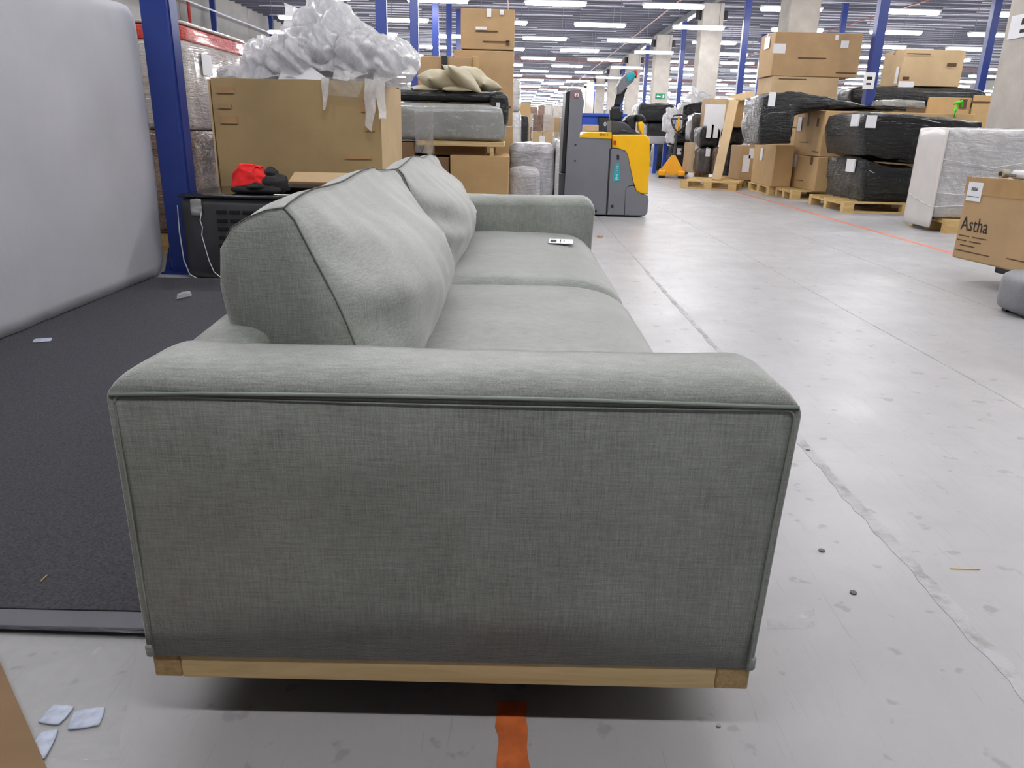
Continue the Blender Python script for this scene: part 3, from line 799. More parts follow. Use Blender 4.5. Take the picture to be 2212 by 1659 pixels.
# wrapped carton pallets behind the blue post
def wrapped_stack(label, X0, X1, Y0, Y1, H, band=None, seed=0., low='cardfilm', hlow=.55, grp=None):
    t = empty('wrapped_carton_stack', label, 'wrapped boxes', ((X0+X1)/2, (Y0+Y1)/2, 0), 0, grp)
    hx, hy = (X1-X0)/2, (Y1-Y0)/2
    link('lower_cartons', softbox(-hx, hx, -hy, hy, .145, H*hlow, .02, 12, .01, .012, 7, seed), M[low], t, smooth=True)
    link('upper_cartons', softbox(-hx+.01, hx-.01, -hy+.01, hy-.01, H*hlow, H-(.12 if band else 0), .015, 12, .004, .008, 9, seed+1), M['pinkfilm'], t, smooth=True)
    if band:
        link('red_band', softbox(-hx+.006, hx-.006, -hy+.006, hy-.006, H-.13, H-.03, .01, 8, 0, .004, 12, seed), M['redband'], t, smooth=True)
        link('top_film', softbox(-hx, hx, -hy, hy, H-.03, H, .012, 8, .006, .006, 12, seed), M['pinkfilm'], t, smooth=True)
        paper_on(t, 'paper_label', 'R', -.35, -.16, H-.34, H-.19, hx+.002, M['paper'])
    link('pallet_base', bx(-hx, hx, -hy, hy, 0, .144), M['pallet'], t)
    return t
GW = 'film wrapped carton pallets behind the blue post'
p0 = A(390, 42, 5.75); 
wrapped_stack('film wrapped white cartons with a red band right behind the blue post', p0[0]-.85, p0[0]+.0, 5.75, 7.05, p0[2], True, 1., grp=GW)
p1 = A(492, 80, 7.15)
wrapped_stack('farther film wrapped cartons with a red band, beside the plastic heap', p1[0]-.85, p1[0]+.02, 7.1, 8.4, p1[2], True, 2., grp=GW)
wrapped_stack('film wrapped cartons showing above the white foam', -4.4, -3.25, 5.0, 6.3, 2.05, False, 3., grp=GW)

# black lattice crate
t = empty('plastic_crate', 'black slotted plastic crate in film left of the sofa', 'crate', (-1.62, 4.76, 0))
link('body', softbox(-.475, .62, .02, .72, .0, .51, .03, 10, .004, .003, 6, 1.), M['crate'], t, smooth=True)
for r in range(7):
    for c in range(7):
        link('slot', bx(-.245+c*.082, -.180+c*.082, .008, .03, .10+r*.052, .124+r*.052, .003, 1), M['slot'], t)
link('lid', softbox(-.48, .625, .012, .73, .505, .53, .01, 6, .002, .002, 8, 3.), M['darkgloss'], t, smooth=True)
link('torn_film', softbox(-.40, -.33, .004, .014, .40, .50, .004, 4, 0, .006, 20, 3.), M['greyfilm'], t, smooth=True)
tt = link('white_string', tube(bmesh.new(), [(-.335, .006, .42), (-.345, -.002, .37), (-.335, -.002, .33), (-.345, -.002, .28), (-.33, -.003, .2), (-.315, -.004, .12), (-.29, -.006, .05), (-.23, -.02, .006)], .0028, 5), M['paper'], t)
link('film_edge', tube(bmesh.new(), [(-.482, 0.01, .46), (-.484, 0.0, .3), (-.477, .0, .12), (-.45, .0, .03), (-.40, -.01, .006)], .004, 5), M['plastic'], t)
# jacket
j0 = A(553, 405, 4.95)
t = empty('jacket', 'crumpled red and black work jacket lying on the black crate', 'jacket', (j0[0], 4.98, .532))
jb = softbox(-.150, .11, -.10, .10, 0.0, .175, .04, 16, .01, .02, 9, 5., True, .0)
for v in jb.verts:
    k = max(0, v.co.z/.175); v.co.x = -.035+(v.co.x+.035)*(1-.58*k**1.2)+.05*k*nz((v.co.x*2, 0, v.co.z), 9, 2.); v.co.y *= 1-.5*k
    r_ = 1-2*abs(nz(v.co, 13, 6.)); v.co += Vector((v.co.x+.03, v.co.y, 0)).normalized()*.022*r_*(.3+k)
    if v.co.x > .0: v.co.z *= 1-.9*v.co.x/.11*.45
link('red_body', jb, M['redcloth'], t, smooth=True)
for (a, b_, c, d, e, f2, sd) in ((.05, .19, -.09, .09, .0, .10, 1.), (-.12, .16, -.13, -.06, .0, .045, 2.), (.04, .12, -.02, .09, .08, .15, 3.), (-.02, .08, -.145, -.08, .02, .06, 4.)):
    link('black_panel', softbox(a, b_, c, d, e, f2, .03, 9, .01, .02, 14, sd), M['blackcloth'], t, smooth=True)
bm = bmesh.new(); bmesh.ops.create_uvsphere(bm, u_segments=8, v_segments=6, radius=.006, matrix=Matrix.Translation((.0, -.118, .13))); link('snap_button', bm, M['steel'], t)
# open carton on the crate
X0, X1, Z0, Z1 = span(603, 392, 735, 415, 5.1)
t = empty('open_carton', 'small open cardboard box with raised flap on the black crate', 'box', ((X0+X1)/2, 5.12, .532))
hx = (X1-X0)/2
for (a, b_, c, d) in ((-hx, hx, -.0, .006), (-hx, hx, .20, .206), (-hx, -hx+.006, .0, .2), (hx-.006, hx, .0, .2)):
    link('side', bx(a, b_, c, d, 0, .045), M['cardd'], t)
link('bottom', bx(-hx, hx, 0, .2, 0, .005), M['cardd'], t)
bm = bmesh.new(); vs = [bm.verts.new(p) for p in ((-hx, .206, .045), (hx, .206, .045), (hx+.03, .30, .105), (-hx+.03-.01, .30, .105))]; f_ = bm.faces.new(vs); r = bmesh.ops.extrude_face_region(bm, geom=[f_]); bmesh.ops.translate(bm, vec=(0, -.002, .004), verts=[v for v in r['geom'] if isinstance(v, bmesh.types.BMVert)]); link('raised_flap', bm, M['card3'], t)
bm = bmesh.new(); vs = [bm.verts.new(p) for p in ((-hx, .0, .045), (hx, 0, .045), (hx-.01, -.09, .03), (-hx+.01, -.09, .03))]; f_ = bm.faces.new(vs); r = bmesh.ops.extrude_face_region(bm, geom=[f_]); bmesh.ops.translate(bm, vec=(0, 0, .003), verts=[v for v in r['geom'] if isinstance(v, bmesh.types.BMVert)]); link('front_flap', bm, M['dark'], t)
# black device with white trim and two papers
X0, X1, Z0, Z1 = span(685, 398, 745, 415, 4.95)
t = empty('black_device', 'black glossy device with white trim beside the open box', 'device', ((X0+X1)/2+.03, 4.97, .532))
link('body', bx(-.10, .12, -.05, .12, 0, .042, .006, 2), M['darkgloss'], t); link('white_trim', bx(-.104, .12, -.054, -.048, .030, .036), M['paper'], t); link('white_trim', bx(-.105, -.1, -.053, .0, .0, .046), M['paper'], t)
for (px, w_) in ((610, .05), (655, .04)):
    a = A(px, 424, 4.82); o = link('paper_slip', bx(-w_, w_, -.02, .02, 0, .004), M['paper'], loc=(a[0], 4.82, .532)); tag(o, 'white paper slip on the crate edge %s' % ('below the red jacket' if px == 610 else 'nearer the sofa cushion'), 'paper')

# big open carton with plastic heap
BX0, BX1, BYF, BZ = A(462, 250, 5.58)[0], A(822, 250, 5.58)[0], 5.58, A(640, 172, 5.58)[2]
BD = 1.0
t = empty('large_open_carton', 'large open brown cardboard box overflowing with clear plastic', 'box', ((BX0+BX1)/2, BYF+BD/2, 0))
hx = (BX1-BX0)/2; th = .012
cw = .0  # angled right corner panel
link('front_panel', softbox(-hx, hx-cw, -BD/2, -BD/2+th, 0.002, BZ, .004, 8, 0, .006, 2.5, 3.), M['cardo'], t, smooth=False)
link('side_panel', bx(-hx, -hx+th, -BD/2+th, BD/2, 0.002, BZ-.005), M['cardo'], t); link('side_panel', bx(hx-th, hx, -BD/2+th, BD/2, 0.002, BZ-.008), M['card3'], t)
link('back_panel', bx(-hx+th, hx-th, BD/2-th, BD/2, 0.002, BZ+.01), M['cardd'], t)
link('side_flap', bx(-hx-.025, -hx-.012, -BD/2+.01, -BD/2+.45, .3, BZ-.01), M['card3'], t)
for (u, v, w_, h_) in ((.05, .92, .10, .04), (.055, .76, .10, .05), (.05, .84, .07, .03)):
    paper_on(t, 'tape_remnant', 'F', -hx+u*2*hx-.02, -hx+u*2*hx+w_, v*BZ, v*BZ+h_, -BD/2-.006, M['tape'])
for (u, v, w_, h_) in ((.91, .84, .10, .05), (.92, .90, .06, .04), (.93, .74, .04, .035), (.80, .585, .16, .03)):
    paper_on(t, 'tape_remnant', 'F', -hx+u*2*hx-.03, min(hx-cw, -hx+u*2*hx+w_), v*BZ, v*BZ+h_, -BD/2-.006, M['tape'])

# heap of clear plastic
t = empty('plastic_film_heap', 'heap of crumpled clear plastic film spilling over the large open box', 'plastic film', ((BX0+BX1)/2, BYF+.45, BZ-.08))
OR = Vector(((BX0+BX1)/2, BYF+.45, BZ-.08))
def crumple(px, py, rx, rz, Y, ry, seed, amp=.25, mat='plastic', sub=5, name='film_lump', sink=None):
    c = Vector(A(px, py, Y))-OR
    bm = bmesh.new(); bmesh.ops.create_icosphere(bm, subdivisions=sub, radius=1.)
    for v in bm.verts:
        d = v.co.normalized()
        d2 = Vector((d.x*.8+d.z*.6, d.y, (d.z*.8-d.x*.6)*.35))
        a = 1+amp*nz(d, 1.4, seed)+amp*.7*(1-2.4*abs(nz(d2, 2.6, seed+2)))+amp*.30*(1-2.4*abs(nz(d2, 6.5, seed+5)))
        p = Vector((d.x*rx*a, d.y*ry*a, d.z*rz*a))+c
        if p.z < .03 and sink is None: p.z = .03+(p.z-.03)*.1
        v.co = p
    return link(name, bm, M[mat], t, smooth=True)
crumple(590, 150, .19, .19, 6.0, .30, 1.)
crumple(520, 165, .13, .07, 5.85, .18, 9.)
crumple(720, 105, .26, .27, 6.05, .34, 2.)
crumple(700, 70, .15, .22, 6.15, .2, 6.)
crumple(660, 130, .28, .18, 5.85, .25, 3.)
crumple(790, 130, .22, .18, 5.9, .3, 4.)
crumple(850, 135, .17, .15, 5.78, .24, 5., .14)
def sheet(pts, seed, mat='plastic', amp=.03, n=14, name='film_flap', Y0=5.55):
    """quad patch between four (px,py,Y) corners, crumpled"""
    P4 = [Vector(A(*p))-OR for p in pts]; bm = bmesh.new(); gr = []
    for i in range(n+1):
        r = []
        for j in range(n+1):
            u, v = i/n, j/n
            p = P4[0]*(1-u)*(1-v)+P4[1]*u*(1-v)+P4[2]*u*v+P4[3]*(1-u)*v
            p += Vector((nz(p, 7, seed), nz(p, 7, seed+1)-.3*abs(nz(p, 16, seed+2)), nz(p, 7, seed+3)))*amp
            r.append(bm.verts.new(p))
        gr.append(r)
    for i in range(n):
        for j in range(n): bm.faces.new((gr[i][j], gr[i+1][j], gr[i+1][j+1], gr[i][j+1]))
    return link(name, bm, M[mat], t, smooth=True)
sheet([(610, 12, 6.1), (668, 30, 6.1), (680, 120, 6.0), (620, 90, 6.0)], 1., amp=.04)
sheet([(664, 0, 6.15), (672, 8, 6.1), (700, 90, 6.0), (668, 60, 6.05)], 2., amp=.03)
sheet([(700, 2, 6.1), (722, 18, 6.1), (730, 120, 6.0), (680, 60, 6.0)], 3., amp=.04)
sheet([(715, 10, 6.1), (772, 35, 6.1), (800, 110, 6.0), (700, 80, 6.0)], 4., 'plastic_thin', .04)
sheet([(770, 40, 6.05), (808, 62, 6.0), (850, 100, 5.9), (760, 100, 6.0)], 5., amp=.03)
sheet([(608, 52, 6.05), (640, 72, 6.0), (655, 110, 6.0), (606, 66, 6.05)], 6., 'plastic_thin', .03)
sheet([(625, 113, 5.66), (712, 172, 5.60), (700, 176, 5.59), (600, 170, 5.60)], 7., 'paperfilm', amp=.008)
sheet([(640, 60, 5.85), (700, 30, 5.9), (760, 150, 5.62), (690, 160, 5.62)], 20., amp=.05, n=22)
sheet([(560, 85, 5.8), (620, 80, 5.8), (640, 165, 5.6), (560, 168, 5.62)], 21., amp=.05, n=22)
sheet([(740, 70, 5.8), (800, 80, 5.8), (790, 165, 5.58), (720, 168, 5.58)], 22., amp=.05, n=22)
sheet([(800, 95, 5.7), (870, 100, 5.7), (900, 165, 5.6), (810, 168, 5.58)], 23., amp=.05, n=22)
sheet([(505, 150, 5.7), (560, 105, 5.8), (575, 168, 5.62), (480, 168, 5.62)], 24., amp=.05, n=22)
sheet([(694, 168, 5.545), (790, 168, 5.545), (775, 212, 5.54), (700, 205, 5.54)], 8., 'plastic_thin', .012)
sheet([(694, 168, 5.54), (712, 170, 5.54), (702, 240, 5.535), (696, 238, 5.535)], 12., 'plastic', .012, 10)
sheet([(785, 170, 5.54), (812, 172, 5.54), (806, 285, 5.53), (790, 270, 5.53)], 9., 'plastic', .016)
sheet([(808, 170, 5.54), (830, 175, 5.54), (834, 258, 5.53), (818, 255, 5.53)], 10., 'plastic', .016)

# ---- stack of wrapped furniture and cartons in the middle distance
YS = 7.3
carton_px('carton under the raised wooden frame, left of the wrapped grey sofa', 972, 336, 1098, 470, YS, .8, z0=0., mat='card2', tape=None)
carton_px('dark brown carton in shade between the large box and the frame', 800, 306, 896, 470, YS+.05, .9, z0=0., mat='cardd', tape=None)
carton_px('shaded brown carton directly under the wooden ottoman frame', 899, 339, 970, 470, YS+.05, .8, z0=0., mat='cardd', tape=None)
X0, X1, Z0, Z1 = span(899, 305, 1089, 316, YS)
t = empty('wrapped_ottoman', 'film wrapped grey ottoman on a pale wooden frame with legs', 'ottoman', ((X0+X1)/2, YS+.35, A(990, 337, YS)[2]))
hx = (X1-X0)/2; zb = A(990, 337, YS)[2]; zt = A(970, 224, YS)[2]
link('wooden_frame', bx(-hx, hx, -.35, .45, Z0-zb, Z1-zb, .004, 1), M['oak'], t)
for x in (A(927, 325, YS)[0], A(1062, 325, YS)[0]):
    for y in (-.33, .36): link('leg', bx(x-(X0+X1)/2-.018, x-(X0+X1)/2+.018, y, y+.045, 0, Z0-zb), M['oak'], t)
link('hidden_box', bx(-hx*.62, hx*.55, -.2, .3, 0.004, Z0-zb-.004), M['cardd'], t)
xl = A(800, 270, YS)[0]-(X0+X1)/2
link('cushion', softbox(xl, hx, -.34, .46, Z1-zb, zt-zb, .07, 16, .012, .006, 6, 2.), M['greyfilm'], t, smooth=True)
bm = bmesh.new(); link('torn_film', softbox(-hx-.01, -hx+.16, -.362, -.345, .02, zt-zb-.06, .006, 8, 0, .012, 9, 5.), M['plastic_thin'], t, smooth=True)
# black bundle on it
X0, X1, Z0, Z1 = span(840, 195, 1098, 240, YS+.1)
t = empty('black_wrapped_bundle', 'long black film bundle lying under the beige pillows', 'wrapped bundle', ((X0+X1)/2, YS+.45, zt+.022))
hx = (X1-X0)/2; hb = A(980, 196, YS+.1)[2]-zt-.022
link('body', softbox(-hx, hx*.93, -.34, .4, 0, hb, .05, 14, .008, .014, 7, 3., True, .01), M['blackfilm'], t, smooth=True)
link('drooping_end', softbox(hx*.70, hx, -.40, -.30, -.20, hb-.01, .05, 10, .004, .02, 9, 7., False, .01), M['blackfilm'], t, smooth=True)
paper_on(t, 'paper_label', 'F', hx-.11, hx-.075, -.10, .0, -.405, M['paper']); paper_on(t, 'paper_label', 'F', hx-.065, hx-.035, -.12, -.02, -.40, M['paper'])
ztb = zt+.022+hb
# pillows
def pillow(px, py, w_, h_, tilt, Y, yaw, seed, label):
    c = A(px, py, Y)
    bm = bmesh.new(); bmesh.ops.create_grid(bm, x_segments=20, y_segments=20, size=1.)
    top = [v for v in bm.verts]; r = bmesh.ops.duplicate(bm, geom=bm.faces[:]); dv = [x for x in r['geom'] if isinstance(x, bmesh.types.BMVert)]
    for lst, s in ((top, 1), (dv, -1)):
        for v in lst:
            x, y = v.co.x, v.co.y; e = ((1-x*x)*(1-y*y))**.72 if abs(x) < 1 and abs(y) < 1 else 0
            pin = 1-.14*(1-y*y)*(abs(x)**3)-.0; pin2 = 1-.14*(1-x*x)*(abs(y)**3)
            v.co = Vector((x*w_/2*pin, y*w_/2*pin2, s*e*h_/2*(1+.25*nz((x, y, s), 1.5, seed))+.004*nz((x*3, y*3, 0), 2, seed)))
    bmesh.ops.remove_doubles(bm, verts=bm.verts[:], dist=.0005)
    bmesh.ops.transform(bm, matrix=Matrix.Rotation(yaw, 4, 'Z') @ Matrix.Rotation(tilt, 4, 'Y') @ Matrix.Rotation(.12, 4, 'X'), verts=bm.verts[:])
    o = link('pillow', bm, M['beige'], smooth=True, loc=c); rebase(o)
    return tag(o, label, 'pillow', 'beige pillows on the black bundle')
pillow(946, 175, .34, .20, .16, YS+.30, .5, 1., 'plump beige pillow, leftmost of the upper ones, with a shaded underside')
pillow(1000, 173, .44, .15, .62, YS+.28, .3, 2., 'beige pillow standing slanted in the middle of the pile')
pillow(1022, 168, .40, .17, .40, YS+.52, .2, 3., 'beige pillow resting behind the slanted one, highest of the pile')
pillow(1052, 184, .24, .14, .15, YS+.42, .6, 4., 'beige pillow at the right end of the pile, mostly covered')
pillow(918, 191, .26, .06, 0.0, YS+.30, .2, 5., 'flat beige pillow sliver at the left end of the pile')
pillow(985, 192, .30, .05, 0.0, YS+.22, .2, 6., 'flat beige pillow lying lowest between the others')
# tall carton stack behind
YT = 8.6
carton_px('long carton with black strap behind the pillows', 903, 122, 1018, 250, YT-.25, .5, z0=0, mat='card', strap=.5, tape=None)
carton_px('narrow carton end with white label behind the pillows', 1019, 122, 1033, 250, YT-.23, .4, z0=0, mat='card2', labels=[('F', .5, .85, .03, .12)], tape=None)
carton_px('tall carton in the middle of the tallest stack', 980, 109, 1108, 270, YT+.3, .7, mat='card', marks=[('F', .85, .25, .16, .02)], tape=None)
carton_px('topmost carton of the tallest stack, taped and scuffed', 996, 19, 1111, 107, YT+.3, .6, mat='card', labels=[('F', .52, .9, .05, .08), ('F', .76, .92, .04, .05), ('F', .38, .52, .12, .03)], marks=[('F', .48, .45, .24, .012), ('F', .66, .2, .28, .01), ('F', .88, .18, .04, .05)], tape='x')
carton_px('bottom carton of the tallest stack beside the grey sofa', 1000, 272, 1106, 440, YT+.3, .6, z0=0, mat='card2', tape=None)

# film wrapped grey sofa piece
YW = 7.75
X0, X1, Z0, Z1 = span(1098, 312, 1201, 440, YW)
t = empty('wrapped_sofa', 'grey sofa part standing in clear stretch film left of the stacker', 'wrapped furniture', ((X0+X1)/2, YW+.45, 0))
hx = (X1-X0)/2
link('back', softbox(-hx, hx, -.1, .45, .02, Z1, .06, 14, .012, .014, 8, 1.), M['silverfilm'], t, smooth=True)
link('arm', softbox(-hx, hx*.35, -.45, -.09, .02, A(1140, 362, YW)[2], .07, 12, .012, .008, 8, 2.), M['silverfilm'], t, smooth=True)
link('end_panel', softbox(hx+.005, hx+.05, -.12, .3, .02, A(1205, 302, YW)[2], .012, 8, .0, .008, 8, 3.), M['whitefilm'], t, smooth=True)
link('film_tuft', softbox(hx-.02, hx+.04, .0, .05, Z1-.02, Z1+.06, .02, 6, .0, .02, 14, 3.), M['plastic'], t, smooth=True)

# ---- far goods seen through the aisle
far = [(1107, 169, 1123, 217, 15, 'pinkfilm', 'white film wrapped bundle high beside the tallest carton stack'),
       (1105, 241, 1125, 330, 13, 'whitefilm', 'white film wrapped goods standing beside the tallest carton stack')]
o = link('wrapped_bundle', softbox(*[q for q in (lambda s: (s[0], s[1], 13.2, 14.0, A(1115, 241, 13.2)[2], s[3]))(span(1104, 169, 1124, 217, 13.2))], .06, 8, .01, .02, 5, 1.), M['whitefilm'], smooth=True); rebase(o); tag(o, far[0][6], 'wrapped goods')
s = span(1104, 241, 1125, 330, 13.2)
o = link('wrapped_bundle', softbox(s[0], s[1], 13.2, 14.0, 0, s[3], .06, 8, .01, .02, 5, 2.), M['whitefilm'], smooth=True); rebase(o); tag(o, far[1][6], 'wrapped goods')
s = span(1122, 250, 1142, 310, 16.)
o = link('black_bundle', softbox(s[0], s[1], 16., 16.7, 0, s[3], .06, 8, .01, .02, 5, 3.), M['blackfilm'], smooth=True); rebase(o); tag(o, 'small black film bundle in the far aisle left of the stacker', 'wrapped goods')
carton_px('tall tan carton standing in the far aisle behind the small black bundle', 1120, 222, 1145, 330, 17.2, .6, z0=0, mat='card2')
def farstack(px0, px1, pyt, Y, label, seed, film_='pinkfilm'):
    s = span(px0, pyt, px1, 300, Y)
    t = empty('pallet_of_cartons', label, 'wrapped boxes', ((s[0]+s[1])/2, Y+.5, 0), 0, 'film wrapped carton pallets in the far aisle')
    hx = (s[1]-s[0])/2; H = s[3]; n = max(2, int(H/.42))
    link('pallet_base', bx(-hx, hx, -.5, .5, 0, .14), M['pallet'], t)
    for i in range(n):
        z0 = .14+(H-.14)*i/n; z1 = .14+(H-.14)*(i+1)/n-.012
        for q in (-1, 1):
            ins = random.uniform(0, .03)
            link('carton', bx(min(0, q*hx)+ins*(q < 0), max(0, q*hx)-ins*(q > 0)-.004, -.5+ins, .5, z0, z1, .01, 1), M[random.choice(['card3', 'pinkfilm', 'cardfilm', film_])], t)
    paper_on(t, 'paper_label', 'F', -hx*.3, hx*.25, H*.45, H*.62, -.50, M['paper'], th=.006)
    paper_on(t, 'paper_label', 'F', hx*.35, hx*.75, H*.40, H*.5, -.50, M['paper'], th=.006)
    return t
farstack(1150, 1196, 246, 19., 'film wrapped pallet of cartons with papers in the far aisle, front one', 1)
farstack(1197, 1222, 252, 20., 'film wrapped pallet of cartons half hidden by the stacker mast', 2)
farstack(1160, 1190, 226, 26., 'higher pallet of cartons with a peaked film top behind the front one', 3)
farstack(1143, 1158, 244, 27, 'narrow stack of cartons far off left of the peaked one', 4)
rr = random.Random(5)
for i, (X, Y, H) in enumerate([(-.2, 34, 1.7), (1.6, 36, 2.0), (3.2, 33, 1.5), (0.6, 44, 2.1), (2.6, 46, 1.7), (4.2, 44, 1.6), (-1.0, 50, 2.2), (1.6, 56, 2.0), (3.8, 58, 1.9), (0., 66, 2.4), (2.8, 70, 2.2), (8.6, 30, 1.8), (9.5, 36, 2.0), (8.2, 42, 1.9), (11.5, 33, 2.1), (13.5, 38, 2.), (15.5, 32, 1.9), (17.5, 36, 2.0), (12.5, 28, 1.8), (20, 40, 2.1), (22.5, 36, 1.9), (14, 46, 2.1), (18, 48, 2.2), (24, 46, 2.0), (9.5, 52, 2.2), (12, 60, 2.4), (-5, 20, 1.9), (-6.6, 24, 2.0), (-4.6, 28, 2.1), (-7.5, 33, 2.2), (-4.4, 38, 2.2)]):
    t = empty('pallet_of_cartons', 'distant pallet stack of pale wrapped cartons deep in the hall', 'wrapped boxes', (X, Y, 0), rr.uniform(-.1, .1), 'distant pallets deep in the hall')
    link('pallet_base', bx(-.6, .6, -.5, .5, 0, .14), M['pallet'], t)
    n = 4
    for k in range(n):
        z0 = .14+(H-.14)*k/n; z1 = z0+(H-.14)/n-.01; q = rr.uniform(0, .04)
        link('carton', bx(-.6+q, -.01, -.5+q, .5, z0, z1, .01, 1), M[rr.choice(['card3', 'pinkfilm', 'pinkfilm', 'whitefilm', 'cardfilm'])], t)
        link('carton', bx(.01, .6-q, -.5+q, .5, z0, z1, .01, 1), M[rr.choice(['card3', 'pinkfilm', 'pinkfilm', 'whitefilm', 'cardfilm'])], t)

# ================================================================ STACKER
YK = 9.05
base = A(1300, 476, YK)
t = empty('pallet_stacker', 'yellow and grey electric pallet stacker parked behind the sofa', 'stacker', (1.05, YK+.38, 0)); KO = Vector((1.05, YK+.38, 0))
def kp(pts):  # crop measurements -> x,z on the near flank
    return [(lambda a: (a[0]-KO.x, max(a[2], .02)))(A(1180+x/4.607, 130+y/4.607, YK)) for x, y in pts]
def kprism(name, pts, y0, y1, m, bev=.008, parent=None, label=None):
    return link(name, prism(bmesh.new(), kp(pts), y0-.38, y1-.38, bev), M[m], parent or t, label=label)
kprism('mast_cover', [(240, 290), (350, 290), (378, 420), (345, 640), (325, 775), (648, 785), (648, 870), (636, 900), (592, 1590), (165, 1590), (190, 1130)], 0, .70, 'sgrey')
kprism('mast_rail', [(200, 315), (238, 303), (192, 1130), (150, 1115)], .05, .65, 'dark')
kprism('fork_carriage', [(130, 1125), (190, 1130), (178, 1590), (125, 1590)], .03, .68, 'dgrey')
for y in (.08, .48):
    link('fork', bx(-.95, -.42, y-.38, y+.16-.38, .03, .085, .01, 1), M['dgrey'], t)
kprism('hood', [(325, 770), (362, 730), (410, 715), (650, 718), (652, 786)], -.01, .71, 'yellow')
ys_ = kprism('rear_shell', [(656, 740), (960, 740), (1002, 748), (1030, 785), (1031, 1000), (1012, 1335), (940, 1330), (893, 1305), (868, 1210), (828, 930), (800, 885), (770, 872), (656, 870)], -.012, .72, 'yellow', .02)
kprism('service_panel', [(650, 880), (770, 878), (808, 895), (828, 960), (872, 1245), (800, 1250), (782, 1280), (772, 1588), (604, 1582), (642, 900)], -.004, .70, 'sgrey', .01)
kprism('rear_skirt', [(872, 1252), (888, 1312), (938, 1342), (1012, 1348), (1016, 1400), (1006, 1520), (986, 1526), (975, 1585), (776, 1590), (786, 1292), (802, 1257)], -.016, .73, 'sgrey', .012)
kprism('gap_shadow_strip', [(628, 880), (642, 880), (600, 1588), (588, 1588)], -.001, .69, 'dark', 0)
kprism('teal_label', [(682, 1020), (730, 1025), (728, 1195), (662, 1208)], -.008, -.003, 'teal', 0, label='teal type label')
a = kp([(712, 1190)])[0]; text(t, 'EMC 110', .042, (a[0], -.38-.010, a[1]), (PI/2, -PI/2, 0), M['paper'], 'type_lettering')
a = kp([(528, 752)])[0]; text(t, 'EMC 11', .036, (a[0], -.38-.013, a[1]), (PI/2, 0, 0), M['inkk'], 'fleet_lettering')
kprism('slot', [(700, 940), (726, 942), (726, 990), (702, 990)], -.009, -.003, 'dark', 0)
kprism('warning_sticker', [(668, 800), (696, 802), (696, 842), (668, 842)], -.018, -.011, 'red', 0)
for x, y, rr_ in ((292, 842, .010), (285, 1000, .010), (655, 1453, .018), (487, 1503, .020)):
    a = kp([(x, y)])[0]; bm = bmesh.new(); cyl(bm, (a[0], -.38-.002, a[1]), rr_, .012, 12, 'y'); link('bolt', bm, M['dark'], t)
a = kp([(302, 347)])[0]
bm = bmesh.new(); cyl(bm, (a[0], -.38-.002, a[1]), .032, .010, 24, 'y'); sg = link('prohibition_sign', bm, M['red'], t, label='round red and white prohibition sign')
bm = bmesh.new(); cyl(bm, (a[0], -.38-.005, a[1]), .025, .010, 24, 'y'); link('white_disc', bm, M['paper'], sg)
link('figure_symbol', prism(bmesh.new(), [(a[0]-.01, a[1]-.016), (a[0]+.004, a[1]+.002), (a[0]-.006, a[1]+.012), (a[0]+.008, a[1]+.018), (a[0]+.012, a[1]-.014)], -.38-.013, -.38-.009), M['inkk'], sg)
kprism('control_console', [(662, 600), (700, 602), (800, 618), (848, 655), (870, 702), (945, 735), (900, 752), (662, 748)], .12, .60, 'dgrey', .02)
kprism('console_rim', [(690, 712), (760, 690), (935, 730), (955, 745), (940, 757), (680, 752)], .04, .66, 'dark', .012)
kprism('hand_guard', [(808, 600), (835, 560), (870, 545), (912, 548), (925, 590), (918, 700), (870, 705), (840, 650)], .20, .52, 'dark', .03)
kprism('rear_dome', [(912, 540), (950, 530), (985, 545), (1010, 590), (1005, 605), (925, 612)], .10, .62, 'dark', .03)
kprism('yellow_bracket', [(920, 625), (955, 605), (982, 625), (980, 735), (962, 745), (930, 690)], .06, .14, 'yellow', .015)
kprism('yellow_bracket', [(985, 605), (1012, 605), (1016, 680), (1000, 705), (988, 690)], .58, .66, 'yellow', .012)
# tiller
h_ = kprism('tiller_boot', [(668, 490), (682, 458), (720, 448), (768, 450), (776, 490), (772, 520), (788, 612), (664, 604)], .28, .44, 'dark', .03)
kprism('tiller_arm', [(706, 448), (722, 380), (740, 300), (800, 240), (850, 262), (800, 350), (772, 450)], .32, .41, 'dark', .018)
hd = kprism('tiller_head', [(735, 330), (733, 250), (775, 175), (830, 115), (905, 92), (925, 130), (905, 195), (840, 250), (770, 330)], .26, .47, 'sgrey', .02)
kprism('teal_grip', [(845, 118), (900, 98), (930, 130), (905, 168), (862, 180), (835, 210), (828, 150)], .25, .48, 'teal', .015, hd)
kprism('red_button', [(904, 88), (938, 74), (955, 120), (940, 158), (918, 140)], .30, .43, 'red', .015, hd)
for x in (.30, -.30):
    bm = bmesh.new(); cyl(bm, (x, 0., .045), .045, .5, 16, 'y'); link('wheel', bm, M['dark'], t)

